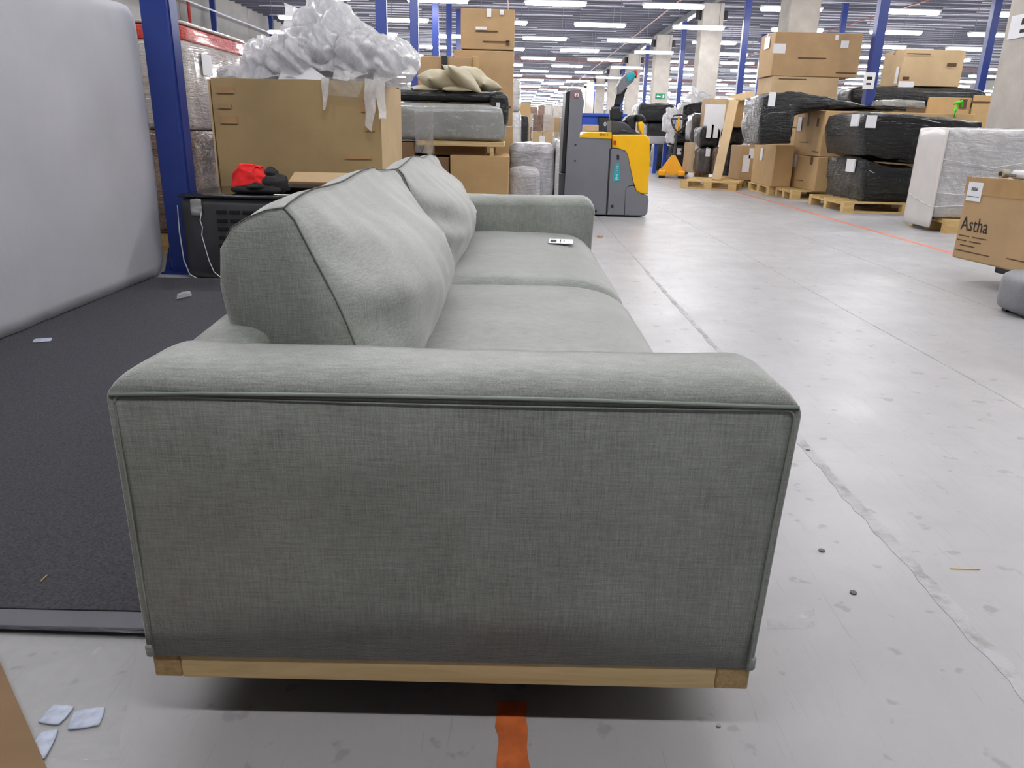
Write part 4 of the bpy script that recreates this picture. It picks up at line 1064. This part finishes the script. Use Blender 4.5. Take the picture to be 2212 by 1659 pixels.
# blue bin
s = span(1256, 245, 1350, 300, 14.5)
t = empty('blue_bin', 'blue plastic container with number 01 behind the stacker', 'bin', ((s[0]+s[1])/2, 14.9, 0)); hx = (s[1]-s[0])/2; H = s[3]
bm = bmesh.new(); prism(bm, [(-hx*.9, .1), (hx*.9, .1), (hx, H-.05), (-hx, H-.05)], -.38, .38, .02); link('body', bm, M['bluebin'], t)
link('rim', bx(-hx-.03, hx+.03, -.42, .42, H-.06, H, .01, 1), M['bluebin'], t); link('lid_hinge', bx(hx-.12, hx-.04, .30, .36, H, H+.12), M['bluebin'], t)
link('black_front', prism(bmesh.new(), [(-.02, .55), (.22, .55), (.30, H-.07), (-.10, H-.07)], -.44, -.38, .01), M['dark'], t)
text(t, '01', .11, (.0, -.445, H-.22), (PI/2, 0, 0), M['paper'], 'bin_number')
for x in (-hx*.7, hx*.7):
    for y in (-.3, .3): bm = bmesh.new(); cyl(bm, (x, y, .06), .06, .04, 12, 'x'); link('wheel', bm, M['dark'], t)
a = A(1276, 277, 12.2); o = link('small_open_box', bx(-.12, .12, -.1, .1, 0, .10, .01, 1), M['card3'], loc=(a[0], 12.25, a[2]-.05)); 
tag(o, 'small pale box just above the yellow stacker hood', 'box')
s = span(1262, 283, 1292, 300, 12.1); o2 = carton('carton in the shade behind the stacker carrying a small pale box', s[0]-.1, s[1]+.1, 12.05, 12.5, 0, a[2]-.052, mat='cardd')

# ================================================================ MIDDLE RIGHT GOODS (crop measurements)
def q3(x, y): return (1360+x/5.53, 130+y/5.53)
def bundle(label, x0, y0, x1, y1, Y, D, mat='blackfilm', z0=None, r=.08, amp=.03, seed=1., labels=(), name='black_wrapped_bundle', fold=.012, group=None):
    a, b = q3(x0, y0), q3(x1, y1); s = span(a[0], a[1], b[0], b[1], Y); zz = s[2] if z0 is None else z0
    t = empty(name, label, 'wrapped bundle', ((s[0]+s[1])/2, Y+D/2, zz), 0, group); hx = (s[1]-s[0])/2; H = s[3]-zz
    link('body', softbox(-hx, hx, -D/2, D/2, 0, H, r, 12, .012, amp, 4.5, seed, True, fold), M[mat], t, smooth=True)
    for (u, v, w_, h_) in labels: link('paper_label', bx(-hx+u*2*hx-w_/2, -hx+u*2*hx+w_/2, -D/2-.035, -D/2-.02, v*H-h_/2, v*H+h_/2), M['paper'], t)
    return t
GB = 'black film bundles in the middle right pile'
bundle('big black bundle behind the pallet jack, upper part of the far pile', 110, 515, 540, 745, 23., 1.4, seed=1., r=.12, group=GB)
bundle('big black bundle supporting another, behind the stacker', 200, 750, 540, 1180, 23., 1.4, z0=0, seed=2., group=GB)
bundle('low rounded black bundle left of the pallet jack', 305, 960, 490, 1280, 20.2, .8, z0=0, seed=3., r=.2, group=GB)
bundle('tall black bundle under the silver film peak', 640, 500, 945, 880, 18.6, .9, seed=4., group=GB)
bundle('black lower bundle with a label right behind the jack pole', 490, 1010, 730, 1330, 18.6, .9, z0=0, seed=5., labels=[(.38, .78, .10, .14)], group=GB)
bundle('black middle bundle between jack pole and tan carton', 490, 885, 735, 1005, 18.7, .8, seed=5.5, group=GB)
bundle('dark brown film bundle right of the jack handle', 745, 640, 880, 985, 17.6, .7, 'brownfilm', seed=6., group=GB)
bundle('black bundle with two white labels on its front', 850, 800, 1085, 1045, 16.6, .7, seed=7., labels=[(.42, .8, .14, .26), (.66, .8, .14, .26)], group=GB)
bundle('black bundle to the right of the leaning plank', 1190, 800, 1385, 1015, 16.2, .7, seed=8., group=GB)
bundle('dark film covered carton left of the leaning plank foot', 828, 1055, 985, 1345, 16.5, .6, 'brownfilm', z0=0.145, seed=9., labels=[(.6, .85, .09, .16)], group=GB)
bundle('film covered cardboard piece behind the leaning plank', 990, 1030, 1150, 1370, 16.6, .6, 'cardfilm', z0=0.145, seed=10., group=GB)
bundle('tall black bundle standing right behind the leaning plank foot', 1150, 1025, 1330, 1410, 16.1, .6, z0=0, seed=11., group=GB)
def cq(label, x0, y0, x1, y1, Y, D, **k):
    a, b = q3(x0, y0), q3(x1, y1); return carton_px(label, a[0], a[1], b[0], b[1], Y, D, **k)
cq('narrow tan carton with a tall label behind the pallet', 722, 990, 845, 1370, 16.9, .7, z0=0.145, mat='card3', labels=[('F', .65, .7, .12, .3)], tape=None)
cq('carton covered by a white sheet under the silver film', 945, 455, 1165, 795, 16.9, .7, mat='card3', labels=[('F', .42, .3, .5, .55)], tape=None)
cq('open carton with lifted flap beside the tall right stack', 1252, 470, 1480, 795, 15.6, .7, mat='card2', tape=None)
a0 = A(*q3(1165, 440), 15.6); a1 = A(*q3(1480, 375), 15.6)
bm = bmesh.new(); vs = [bm.verts.new(p) for p in (A(*q3(1170, 440), 15.4), A(*q3(1330, 480), 15.3), A(*q3(1490, 460), 15.6), A(*q3(1480, 370), 15.9))]; f_ = bm.faces.new(vs); r = bmesh.ops.extrude_face_region(bm, geom=[f_]); bmesh.ops.translate(bm, vec=(0, .01, .012), verts=[v for v in r['geom'] if isinstance(v, bmesh.types.BMVert)])
o = link('cardboard_sheet', bm, M['card3']); rebase(o); tag(o, 'pale cardboard sheet lying across the open carton', 'cardboard')
cq('tan carton with two labels left of the front corner carton', 1318, 1020, 1480, 1430, 14.6, .7, z0=0.146, mat='card', labels=[('F', .45, .48, .13, .30), ('F', .78, .78, .10, .18)], tape=None)
# silver film peak
bm = bmesh.new(); P_ = [A(*q3(745, 300), 18.8), A(*q3(615, 560), 18.5), A(*q3(800, 500), 18.4), A(*q3(1065, 455), 18.6), A(*q3(850, 370), 18.9)]
c_ = bm.verts.new(A(*q3(790, 470), 18.45)); v_ = [bm.verts.new(p) for p in P_]
for i in range(4): bm.faces.new((c_, v_[i], v_[i+1]))
bm.faces.new((c_, v_[4], v_[0]))
bmesh.ops.subdivide_edges(bm, edges=bm.edges[:], cuts=6, use_grid_fill=True)
for v in bm.verts: v.co += Vector((0, nz(v.co, 5, 1.)*.08, nz(v.co, 6, 3.)*.03))
o = link('film_sheet', bm, M['plastic'], smooth=True); rebase(o); tag(o, 'peaked sheet of silvery clear film on top of the black bundles', 'plastic film')
# pale plastic bag hanging beside
for (x0, y0, x1, y1, sd, lab) in ((440, 575, 560, 700, 1., 'pale plastic bag draped over the bundles, upper one'), (400, 650, 500, 850, 2., 'pale plastic bag hanging left of the jack handle'), (455, 800, 530, 985, 3., 'lower pale plastic bag behind the jack handle')):
    a, b = q3(x0, y0), q3(x1, y1); s = span(a[0], a[1], b[0], b[1], 18.2)
    o = link('plastic_bag', softbox(s[0], s[1], 18.1, 18.35, s[2], s[3], .04, 9, .0, .05, 9, sd, False), M['plastic'], smooth=True); rebase(o); tag(o, lab, 'plastic bag')
a, b = q3(245, 935), q3(420, 1000); s = span(a[0], a[1], b[0], b[1], 19.)
zbd = s[2]; o = link('white_board', bx(s[0], s[1], 19., 19.4, s[2], s[3]+.05, .01, 1), M['foam']); rebase(o); tag(o, 'white board edge showing right beside the stacker', 'board')
s = span(1408, 340, 1422, 362, 19.3)
for i, dx in enumerate((0, .22)):
    o = link('blue_strut', bx(s[0]+dx, s[0]+dx+.08, 19.1, 19.2, 0, zbd), M['bluebin']); rebase(o); tag(o, 'short blue strut %s behind the pallet jack' % ('left' if i == 0 else 'right'), 'strut')

# pallet jack
YJ = 17.3; a = A(1450, 385, YJ)
t = empty('pallet_jack', 'orange yellow hand pallet jack with black handle loop', 'pallet jack', (a[0], YJ, 0), -.20); JO = Vector((a[0], YJ, 0))
def jp(x, y, Y=YJ):
    p = A(*q3(x, y), Y); return (p[0]-JO.x, max(.03, p[2]))
link('frame', prism(bmesh.new(), [jp(500, 1140), jp(545, 1135), jp(600, 1240), jp(660, 1360), jp(570, 1365), (jp(500, 1370)), jp(440, 1365), jp(345, 1350), jp(400, 1270)], -.06, .12, .02), M['orangey'], t)
for x0, x1 in ((345, 435), (570, 660)):
    p0, p1 = jp(x0, 1340), jp(x1, 1340)
    link('fork', bx(p0[0], p1[0], -.14, .75, .05, .16, .02, 2), M['orangey'], t)
    bm = bmesh.new(); cyl(bm, ((p0[0]+p1[0])/2, -.06, .045), .045, abs(p1[0]-p0[0])*.8, 14, 'x'); link('wheel', bm, M['dark'], t)
p0, p1, p2 = jp(530, 1140), jp(565, 850), jp(580, 700)
link('handle_pole', tube(bmesh.new(), [(p0[0], 0, p0[1]), (p1[0], -.12, p1[1]), (p1[0]+.02, -.15, p1[1]+.1)], .028, 8), M['dgrey'], t)
link('yellow_sleeve', tube(bmesh.new(), [(p1[0]-.005, -.155, p1[1]-.02), (p1[0]+.02, -.175, p1[1]+.30)], .026, 8), M['orangey'], t)
lp = [jp(*q) for q in ((570, 860), (520, 790), (500, 710), (530, 665), (590, 655), (660, 665), (690, 710), (660, 780), (590, 850))]
link('handle_loop', tube(bmesh.new(), [(p[0], -.17, p[1]) for p in lp], .018, 8, True), M['dark'], t)
link('handle_crossbar', tube(bmesh.new(), [(jp(510, 700)[0], -.17, jp(510, 700)[1]), (jp(680, 700)[0], -.17, jp(680, 700)[1])], .022, 8), M['dgrey'], t)
link('pump_body', bx(p0[0]-.07, p0[0]+.07, -.02, .12, .2, p0[1]+.04, .02, 1), M['dark'], t)

# pallet with leaning cardboard plank
p0 = G(1498, 402); p1 = G(1608, 412)
pal = pallet('empty pallet lying in the aisle under the leaning plank', (3.72, 14.55, 0), -.42, L=1.0, Wd=1.2)
a = A(1548, 386, 14.35); b = A(1586, 215, 15.2); dv = (Vector(b)-Vector(a))
bm = bmesh.new(); L = dv.length; box(bm, -.085, .085, -.02, .02, 0, L)
rot = dv.to_track_quat('Z', 'Y').to_matrix().to_4x4()
bmesh.ops.transform(bm, matrix=Matrix.Translation((a[0], a[1], .15)) @ rot, verts=bm.verts[:])
o = link('cardboard_plank', bm, M['card3']); rebase(o); tag(o, 'long narrow cardboard plank leaning upright on the pallet', 'cardboard')
# pallets under pile
pallet('pallet half hidden under the tan carton behind the leaning plank', (4.65, 17.3, 0), 0.)
pallet('pallet under the tan carton with two labels', (4.75, 15.6, 0), 0.)

# ================================================================ RIGHT GOODS
def q5(x, y): return (1600+x/3.61, y/3.61)
def rc(label, xc, yt, yb, xr, xl, Y, **k):
    """carton: near vertical edge at crop x=xc, front face to xr, left face back to xl"""
    cx, cy = q5(xc, (yt+yb)/2); X0, X1, Z0, Z1 = span(cx, yt/3.61, 1600+xr/3.61, yb/3.61, Y)
    Z0 = A(cx, yb/3.61, Y)[2]; Z1 = A(cx, yt/3.61, Y)[2]
    bk = AX(1600+xl/3.61, (yt+yb)/2/3.61, X0); Y1 = bk[1]
    z0 = k.pop('z0', Z0)
    return carton(label, X0, X1, Y, Y1, z0, Z1, **k)
pallet('pallet carrying the front corner carton', (4.66, 13.6, 0), PI/2)
rc('front corner carton below the black bundle, with one label', 255, 1130, 1520, 400, 85, 12.9, z0=.146, mat='card2', labels=[('L', .42, .75, .14, .2)], tape=None)
pallet('pallet beneath the two stacked square cartons', (4.95, 12.55, 0), 0)
rc('lower square carton with label beside the big black bundles', 585, 1225, 1555, 800, 360, 12.0, z0=.146, mat='card2', labels=[('L', .22, .82, .18, .2)], marks=[('L', .8, .88, .08, .12), ('L', .5, .25, .3, .012)], tape=None)
rc('long upper carton with label reaching right behind the bundles', 640, 862, 1222, 1800, 425, 12.02, mat='card2', labels=[('L', .15, .72, .18, .22)], marks=[('L', .8, .75, .08, .12), ('L', .4, .3, .4, .012), ('L', .85, .1, .25, .012), ('L', .45, .9, .03, .3)], tape=None)
# draped black bundle R3
def outline_bundle(label, pts, Y, D, mat='blackfilm', labels=(), side=(), amp=.03, seed=1., conv=q5, name='black_wrapped_bundle', group='large black film bundles on the right'):
    """rounded bundle whose front outline follows measured points"""
    P3 = [A(*conv(*p), Y) for p in pts]; cx = sum(p[0] for p in P3)/len(P3); zb = min(p[2] for p in P3)
    t = empty(name, label, 'wrapped bundle', (cx, Y+D/2, zb), 0, group)
    poly = [(p[0]-cx, p[2]-zb) for p in P3]
    # densify outline
    Q = []
    for i in range(len(poly)):
        a, b = Vector(poly[i]), Vector(poly[(i+1) % len(poly)]); n = max(1, int((b-a).length/.07))
        for k in range(n): Q.append(a+(b-a)*k/n)
    sa = sum(Q[i].x*Q[(i+1) % len(Q)].y-Q[(i+1) % len(Q)].x*Q[i].y for i in range(len(Q)))
    sgn_ = 1 if sa > 0 else -1
    bm = bmesh.new(); rings = []
    prof = [(0., .80), (.02, .90), (.06, .96), (.14, .99), (.35, 1.), (.65, 1.), (.86, .98), (.96, .93), (1., .8)]
    # inset by moving toward the local inside (shrink about centroid in z, small in x)
    minx = min(q.x for q in Q); maxx = max(q.x for q in Q); 
    for (f, s) in prof:
        ring = []
        for i, q in enumerate(Q):
            nrm = (Q[(i+1) % len(Q)]-Q[i-1]); nrm = Vector((nrm.y, -nrm.x)); 
            if nrm.length > 0: nrm.normalize()
            nrm = nrm*sgn_
            p = q-nrm*(1-s)*.16
            y = -D/2+f*D
            w3 = Vector((p.x, y, p.y)); a_ = amp*(nz(w3, 4, seed)+.6*nz(w3, 11, seed+1))*(0.3 if q.y < .02 else 1)
            ring.append(bm.verts.new((p.x+nrm.x*a_, y+amp*.8*nz(w3, 5, seed+4), max(0, p.y+nrm.y*a_))))
        rings.append(ring)
    n = len(Q)
    for a, b in zip(rings, rings[1:]):
        for i in range(n): bm.faces.new((a[i], a[(i+1) % n], b[(i+1) % n], b[i]))
    r1 = bm.faces.new(rings[0]); r2 = bm.faces.new(rings[-1][::-1])
    bmesh.ops.triangulate(bm, faces=[r1, r2])
    link('body', bm, M[mat], t, smooth=True)
    for (x, y, w_, h_) in labels:
        p = A(*conv(x, y), Y); link('paper_label', bx(p[0]-cx-w_/2, p[0]-cx+w_/2, -D/2-.03, -D/2-.015, p[2]-zb-h_/2, p[2]-zb+h_/2), M['paper'], t)
    for (x, y, w_, h_) in side:
        p = AX(*conv(x, y), minx+cx); yc = p[1]-Y-D/2
        link('paper_label', bx(minx-.03, minx-.012, yc-w_/2, yc+w_/2, p[2]-zb-h_/2, p[2]-zb+h_/2), M['paper'], t)
    return t
outline_bundle('black film bundle draped over the front corner carton with a long tail', [(170, 752), (230, 735), (290, 716), (480, 722), (700, 752), (880, 792), (1100, 832), (1300, 846), (1300, 855), (1000, 850), (650, 858), (560, 868), (430, 905), (415, 1000), (400, 1122), (150, 1130), (140, 980), (158, 860)], 12.04, .95, seed=1., labels=[(240, 775, .10, .20)])
# tall stack R1,R2
rc('long carton at the top of the right hand stack, with scattered labels', 255, 245, 590, 935, 150, 14.6, mat='card', labels=[('F', .06, .62, .22, .16), ('F', .8, .75, .14, .12), ('F', .7, .9, .06, .08), ('L', .5, .8, .3, .2)], marks=[('F', .45, .42, .5, .02), ('F', .86, .1, .35, .02)], tape='x', name='long_carton')
rc('carton just below the topmost one of the right hand stack', 225, 592, 990, 740, 115, 14.62, mat='card3', marks=[('F', .3, .95, .5, .015)], tape=None)
rc('supporting carton hidden low in the right hand stack', 225, 992, 1440, 740, 60, 14.64, z0=0, mat='card3', tape=None)
# big pallet with black bundles
YB2 = 10.35
p = G(*q5(575, 1600)); 
pallet('pallet under the two big black bundles', (5.22, 10.85, 0), 0, L=1.7, Wd=1.25)
pr = bpy.context.scene.objects
outline_bundle('lower big black bundle on the pallet with one white label', [(975, 1232), (1150, 1285), (1370, 1300), (1470, 1420), (1480, 1606), (1310, 1604), (1010, 1594), (950, 1590), (945, 1420)], YB2, 1.3, seed=3., side=[(870, 1290, .26, .17)])
outline_bundle('upper big black bundle with two white labels', [(985, 885), (1060, 874), (1500, 900), (1800, 932), (1895, 945), (1900, 1240), (1500, 1290), (1380, 1285), (1200, 1268), (1080, 1245), (965, 1215), (940, 1050)], YB2-.02, 1.3, seed=5., labels=[(1012, 948, .13, .155)], side=[(905, 938, .22, .15)])
# goods behind
s = span(*q5(880, 690), *q5(1960, 800), 15.4)
t = empty('black_wrapped_bundle', 'long black film bundle behind the blue post, under a big carton', 'wrapped bundle', ((s[0]+s[1])/2, 15.9, s[2]-.1), 0, 'large black film bundles on the right')
hx = (s[1]-s[0])/2; link('body', softbox(-hx, hx, -.45, .45, 0, s[3]-s[2]+.12, .15, 12, .02, .03, 3, 1.), M['blackfilm'], t, smooth=True)
carton_px('hidden wide carton supporting the long black bundle', *q5(900, 830), *q5(1940, 1300), 15.5, .8, z0=0, mat='cardd', tape=None)
rc('big carton with labels on the long black bundle right of the blue post', 1265, 380, 668, 1735, 1108, 15.6, mat='card3', labels=[('L', .8, .3, .12, .3), ('F', .1, .03, .3, .12)], marks=[('F', .22, .87, .45, .02), ('F', .8, .6, .18, .06), ('F', .08, .2, .12, .06)], tape='x')
rc('carton beyond the big black bundles, left of the seam', 1450, 755, 1000, 1785, 1440, 12.9, mat='card2', marks=[('F', .8, .8, .12, .14), ('F', .2, .4, .2, .02)], tape=None)
rc('carton touching the thick column beyond the big black bundles', 1795, 742, 1000, 1990, 1790, 12.85, mat='card2', marks=[('F', .3, .8, .3, .02)], tape=None)
carton_px('hidden carton holding up the two cartons by the column', *q5(1450, 1000), *q5(1990, 1300), 12.95, .6, z0=0, mat='cardd', tape=None)
s = span(*q5(1100, 780), *q5(1450, 845), 13.6)
o = link('clear_film_bundle', softbox(s[0], s[1], 13.6, 14.1, s[2], s[3], .04, 10, .01, .03, 8, 2.), M['greyfilm'], smooth=True); rebase(o); tag(o, 'crinkled clear film bundle lying behind the upper big black bundle', 'plastic film')
# lime ribbon
a = A(*q5(1665, 905), 11.99)
o = link('ribbon', tube(bmesh.new(), [(a[0], 11.975, a[2]-.02), (a[0]-.01, 11.975, a[2]+.09), (a[0]+.03, 11.975, a[2]+.19), (a[0]-.05, 11.985, a[2]+.17), (a[0]+.06, 11.965, a[2]+.21), (a[0]+.08, 11.975, a[2]+.13)], .022, 6), M['lime'], smooth=True); rebase(o); tag(o, 'bright lime green ribbon knot on the long carton', 'ribbon')

# clear wrapped white block
X0 = 4.72; Y0 = 8.3
zt = A(2032, 275, Y0)[2]; bk = AX(1968, 400, A(2030, 380, Y0)[0])
xe = A(2025, 400, Y0)[0]
t = empty('film_wrapped_block', 'large white block in clear stretch film on a pallet at the right', 'wrapped furniture', (xe+.75, (Y0+bk[1])/2, 0)); hy = (bk[1]-Y0)/2
zb = A(2015, 488, Y0)[2]
link('block', softbox(-.735, .75, -hy, hy, .150, zt, .03, 16, .01, .008, 5, 2.), M['whitefilm'], t, smooth=True)
link('white_end_panel', softbox(-.765, -.74, -hy-.01, hy+.005, zb-.02, zt-.003, .012, 10, .004, .004, 4, 2.), M['wallw'], t, smooth=True)
for k in range(2):
    z = zb+.35+k*.3; link('film_crease', tube(bmesh.new(), [(-.76, -hy-.008, z+.05*math.sin(k*2)), (-.2, -hy-.02, z-.03), (.3, -hy-.02, z+.06), (.76, -hy-.008, z)], .004, 4), M['plastic'], t)
link('film_tie', tube(bmesh.new(), [(-.77, hy*.8, zb+.30), (-.775, 0, zb+.25), (-.765, -hy, zb+.20), (-.3, -hy-.02, zb+.23), (.7, -hy-.02, zb+.22)], .009, 5), M['plastic'], t)
pallet('pallet under the clear wrapped white block', (xe+.72, (Y0+bk[1])/2, 0), 0, L=1.2, Wd=max(.8, 2*hy*.9))
# Astha carton, turned
zb = .16
c0 = G(2055, 555, zb); c1 = G(2212, 592, zb)
ang = math.atan2(c1[1]-c0[1], c1[0]-c0[0])
ztop = A(2088, 382, c0[1])[2]
W_ = 1.1; D_ = .6
t = empty('printed_carton', 'tan carton printed Astha with a white label at the right edge', 'box', (c0[0], c0[1], zb), ang)
H_ = ztop-zb
b = bx(0, W_, 0, D_, 0, H_, .012, 2); link('body', b, M['card'], t)
link('packing_tape', bx(-.003, W_, -.004, .10, H_-.11, H_+.003), M['tape'], t, label='glossy brown packing tape band')
q = paper_on(t, 'paper_label', 'F', .03, .165, H_-.155, H_-.03, -.006, M['paper']); 
text(t, '2826', .03, (.065, -.0095, H_-.085), (PI/2, 0, 0), M['inkk'], 'label_number')
link('printed_mark', bx(.04, .15, -.0095, -.0085, H_-.128, H_-.124), M['inkk'], t)
text(t, 'Astha', .135, (.03, -.002, H_*.36), (PI/2, 0, 0), M['inkk'], 'printed_name', .82)
for (x, z, w_) in ((.03, .128, .10), (.16, .128, .13), (.02, .102, .09), (.14, .102, .11), (.06, .076, .14), (.02, .045, .33), (.5, .055, .2)):
    link('printed_mark', bx(x, x+w_, -.0015, .0, z*H_/.45, z*H_/.45+.008), M['ink'], t)
o = link('furniture_dolly', bx(.28, W_-.05, .12, D_-.08, .1, .158, .008, 1), M['dgrey'], loc=(c0[0], c0[1], 0)); o.rotation_euler = (0, 0, ang)
tag(o, 'low wooden dolly under the printed carton', 'dolly')
for (x, y) in ((.4, .18), (W_-.15, .18), (.4, D_-.15), (W_-.15, D_-.15)):
    bm = bmesh.new(); cyl(bm, (x, y, .05), .05, .04, 12, 'x'); link('wheel', bm, M['dark'], o)
# things on the Astha carton
tm = Matrix.Translation((c0[0], c0[1], zb+H_)) @ Matrix.Rotation(ang, 4, 'Z')
def on_astha(name, bm, m, x, y, label, cat):
    o = link(name, bm, M[m]); o.matrix_world = tm @ Matrix.Translation((x, y, .004)); tag(o, label, cat); return o
t = empty('tape_dispenser', 'hand tape dispenser lying on the printed carton', 'tape dispenser', tm @ Vector((.20, .10, .006)), ang)
bm = bmesh.new(); cyl(bm, (.0, 0, .028), .028, .05, 16, 'y'); link('tape_roll', bm, M['beige'], t)
bm = bmesh.new(); cyl(bm, (.0, -.002, .028), .015, .06, 12, 'y'); link('roll_core', bm, M['dark'], t)
link('handle', bx(.02, .12, -.012, .012, .012, .035, .006, 1), M['steel'], t)
bm = bmesh.new(); cyl(bm, (0, 0, .03), .03, .12, 16, 'x'); on_astha('paper_roll', bm, 'blackwhite', .33, .12, 'grey and black roll next to the tape dispenser', 'roll')
# grey ottoman at the right edge
p = G(2186, 690)
t = empty('grey_ottoman', 'low grey cushioned seat cut off by the right picture edge', 'ottoman', (p[0]+.40, p[1]+.12, 0))
link('cushion', softbox(-.37, .37, -.14, .14, .012, .25, .06, 12, .01, .003, 5, 1.), M['greyott'], t, smooth=True)
for x in (-.3, .3):
    for y in (-.09, .09): link('foot', bx(x-.02, x+.02, y-.02, y+.02, 0, .03), M['dark'], t)

# ================================================================ small things on the floor
def sachet(px, py, rz, label, w_=.035, h_=.05, z=.0085):
    p = G(px, py, z); bm = softbox(-w_, w_, -h_, h_, 0, .005, .002, 6, .0015, .0006, 20, px); o = link('sachet', bm, M['sachet'], smooth=True, loc=(p[0], p[1], z)); o.rotation_euler = (0, 0, rz)
    tag(o, label, 'sachet', 'blue and white desiccant sachets')
sachet(92, 736, .4, 'blue and white sachet lying on the mat near the foam', .035, .03, .0085)
sachet(122, 1546, -.1, 'pale sachet on the concrete, left of its twin', .019, .020, .001)
sachet(188, 1554, .25, 'bluer sachet beside the pale one on the concrete', .024, .021, .001)
sachet(92, 1612, .2, 'blue sachet half hidden by the cardboard strip', .014, .03, .001)
# loose clear film on the floor
def film_floor(pxy, seed, label, z=.003, amp=.006, n=24, mat='plastic_thin'):
    P4 = [Vector(G(*p, z)) for p in pxy]; bm = bmesh.new(); gr = []
    for i in range(n+1):
        r = []
        for j in range(n+1):
            u, v = i/n, j/n; q = P4[0]*(1-u)*(1-v)+P4[1]*u*(1-v)+P4[2]*u*v+P4[3]*(1-u)*v
            e = 1
            q += Vector((nz(q, 9, seed)*.02, nz(q, 9, seed+1)*.02, abs(nz(q, 14, seed))*amp+max(0, nz(q, 40, seed))*amp*.4)); r.append(bm.verts.new(q))
        gr.append(r)
    for i in range(n):
        for j in range(n): bm.faces.new((gr[i][j], gr[i+1][j], gr[i+1][j+1], gr[i][j+1]))
    o = link('plastic_sheet', bm, M[mat], smooth=True); rebase(o); tag(o, label, 'plastic film'); return o
film_floor([(0, 1340), (300, 1345), (270, 1640), (-60, 1640)], 1., 'thin clear plastic sheet lying on the concrete in the lower left corner', mat='floorfilm')
film_floor([(382, 636), (410, 632), (412, 642), (385, 650)], 2., 'scrap of clear film on the mat beside the black crate', .012, .02, 8, 'plastic')
film_floor([(1650, 1330), (1760, 1322), (1765, 1348), (1650, 1355)], 3., 'strip of clear tape stuck to the floor right of the sofa', .002, .003, 10)
# cardboard strip lower-left corner (upright edge leaning near the camera)
bm = bmesh.new()
pa, pb = Vector(G(-40, 1345, .0)), Vector(G(112, 1690, .0))
d = (pb-pa).normalized(); n_ = Vector((-d.y, d.x, 0))
box(bm, -1.0, 1.0, -.5, .0, 0., .012); ang2 = math.atan2(d.y, d.x)
o = link('cardboard_sheet', bm, M['cardd']); mid = (pa+pb)/2
s_ = -1 if (Matrix.Rotation(ang2, 3, 'Z') @ Vector((0, -1, 0))).x > 0 else 1
o.location = mid+Vector((0, 0, .0015)); o.rotation_euler = (0, 0, ang2 if s_ > 0 else ang2+PI)
tag(o, 'brown cardboard edge cutting into the lower left corner', 'cardboard')
# bits
for (px, py, lab, m, sz) in ((1775, 1190, 'dark round bolt head in the floor, upper of two', 'dgrey', .0075), (1843, 1281, 'dark round bolt head in the floor, lower of two', 'dgrey', .0075), (1552, 1569, 'tiny silver bead on the floor in front of the sofa', 'steel', .004), (1296, 513, 'small pale scrap on the floor near the stacker', 'card3', .03), (1745, 973, 'dark round bolt head in the floor near the sofa arm', 'dgrey', .007)):
    p = G(px, py); bm = bmesh.new(); cyl(bm, (0, 0, .0015 if sz < .02 else .01), sz, .003 if sz < .02 else .02, 10); o = link('floor_scrap' if sz > .02 else ('bead' if m == 'steel' else 'bolt_head'), bm, M[m], loc=(p[0], p[1], 0)); tag(o, lab, 'scrap' if sz > .02 else 'bolt')
p = G(95, 1250, .009); o = link('splinter', bx(-.001, .001, -.012, .012, 0, .002), M['pallet'], loc=p); tag(o, 'tiny wood splinter on the carpet mat', 'splinter')
p = G(2085, 1230, .0); o = link('straw', bx(-.035, .035, -.001, .001, 0, .002), M['pallet'], loc=p); tag(o, 'thin yellow straw lying on the concrete at right', 'straw')
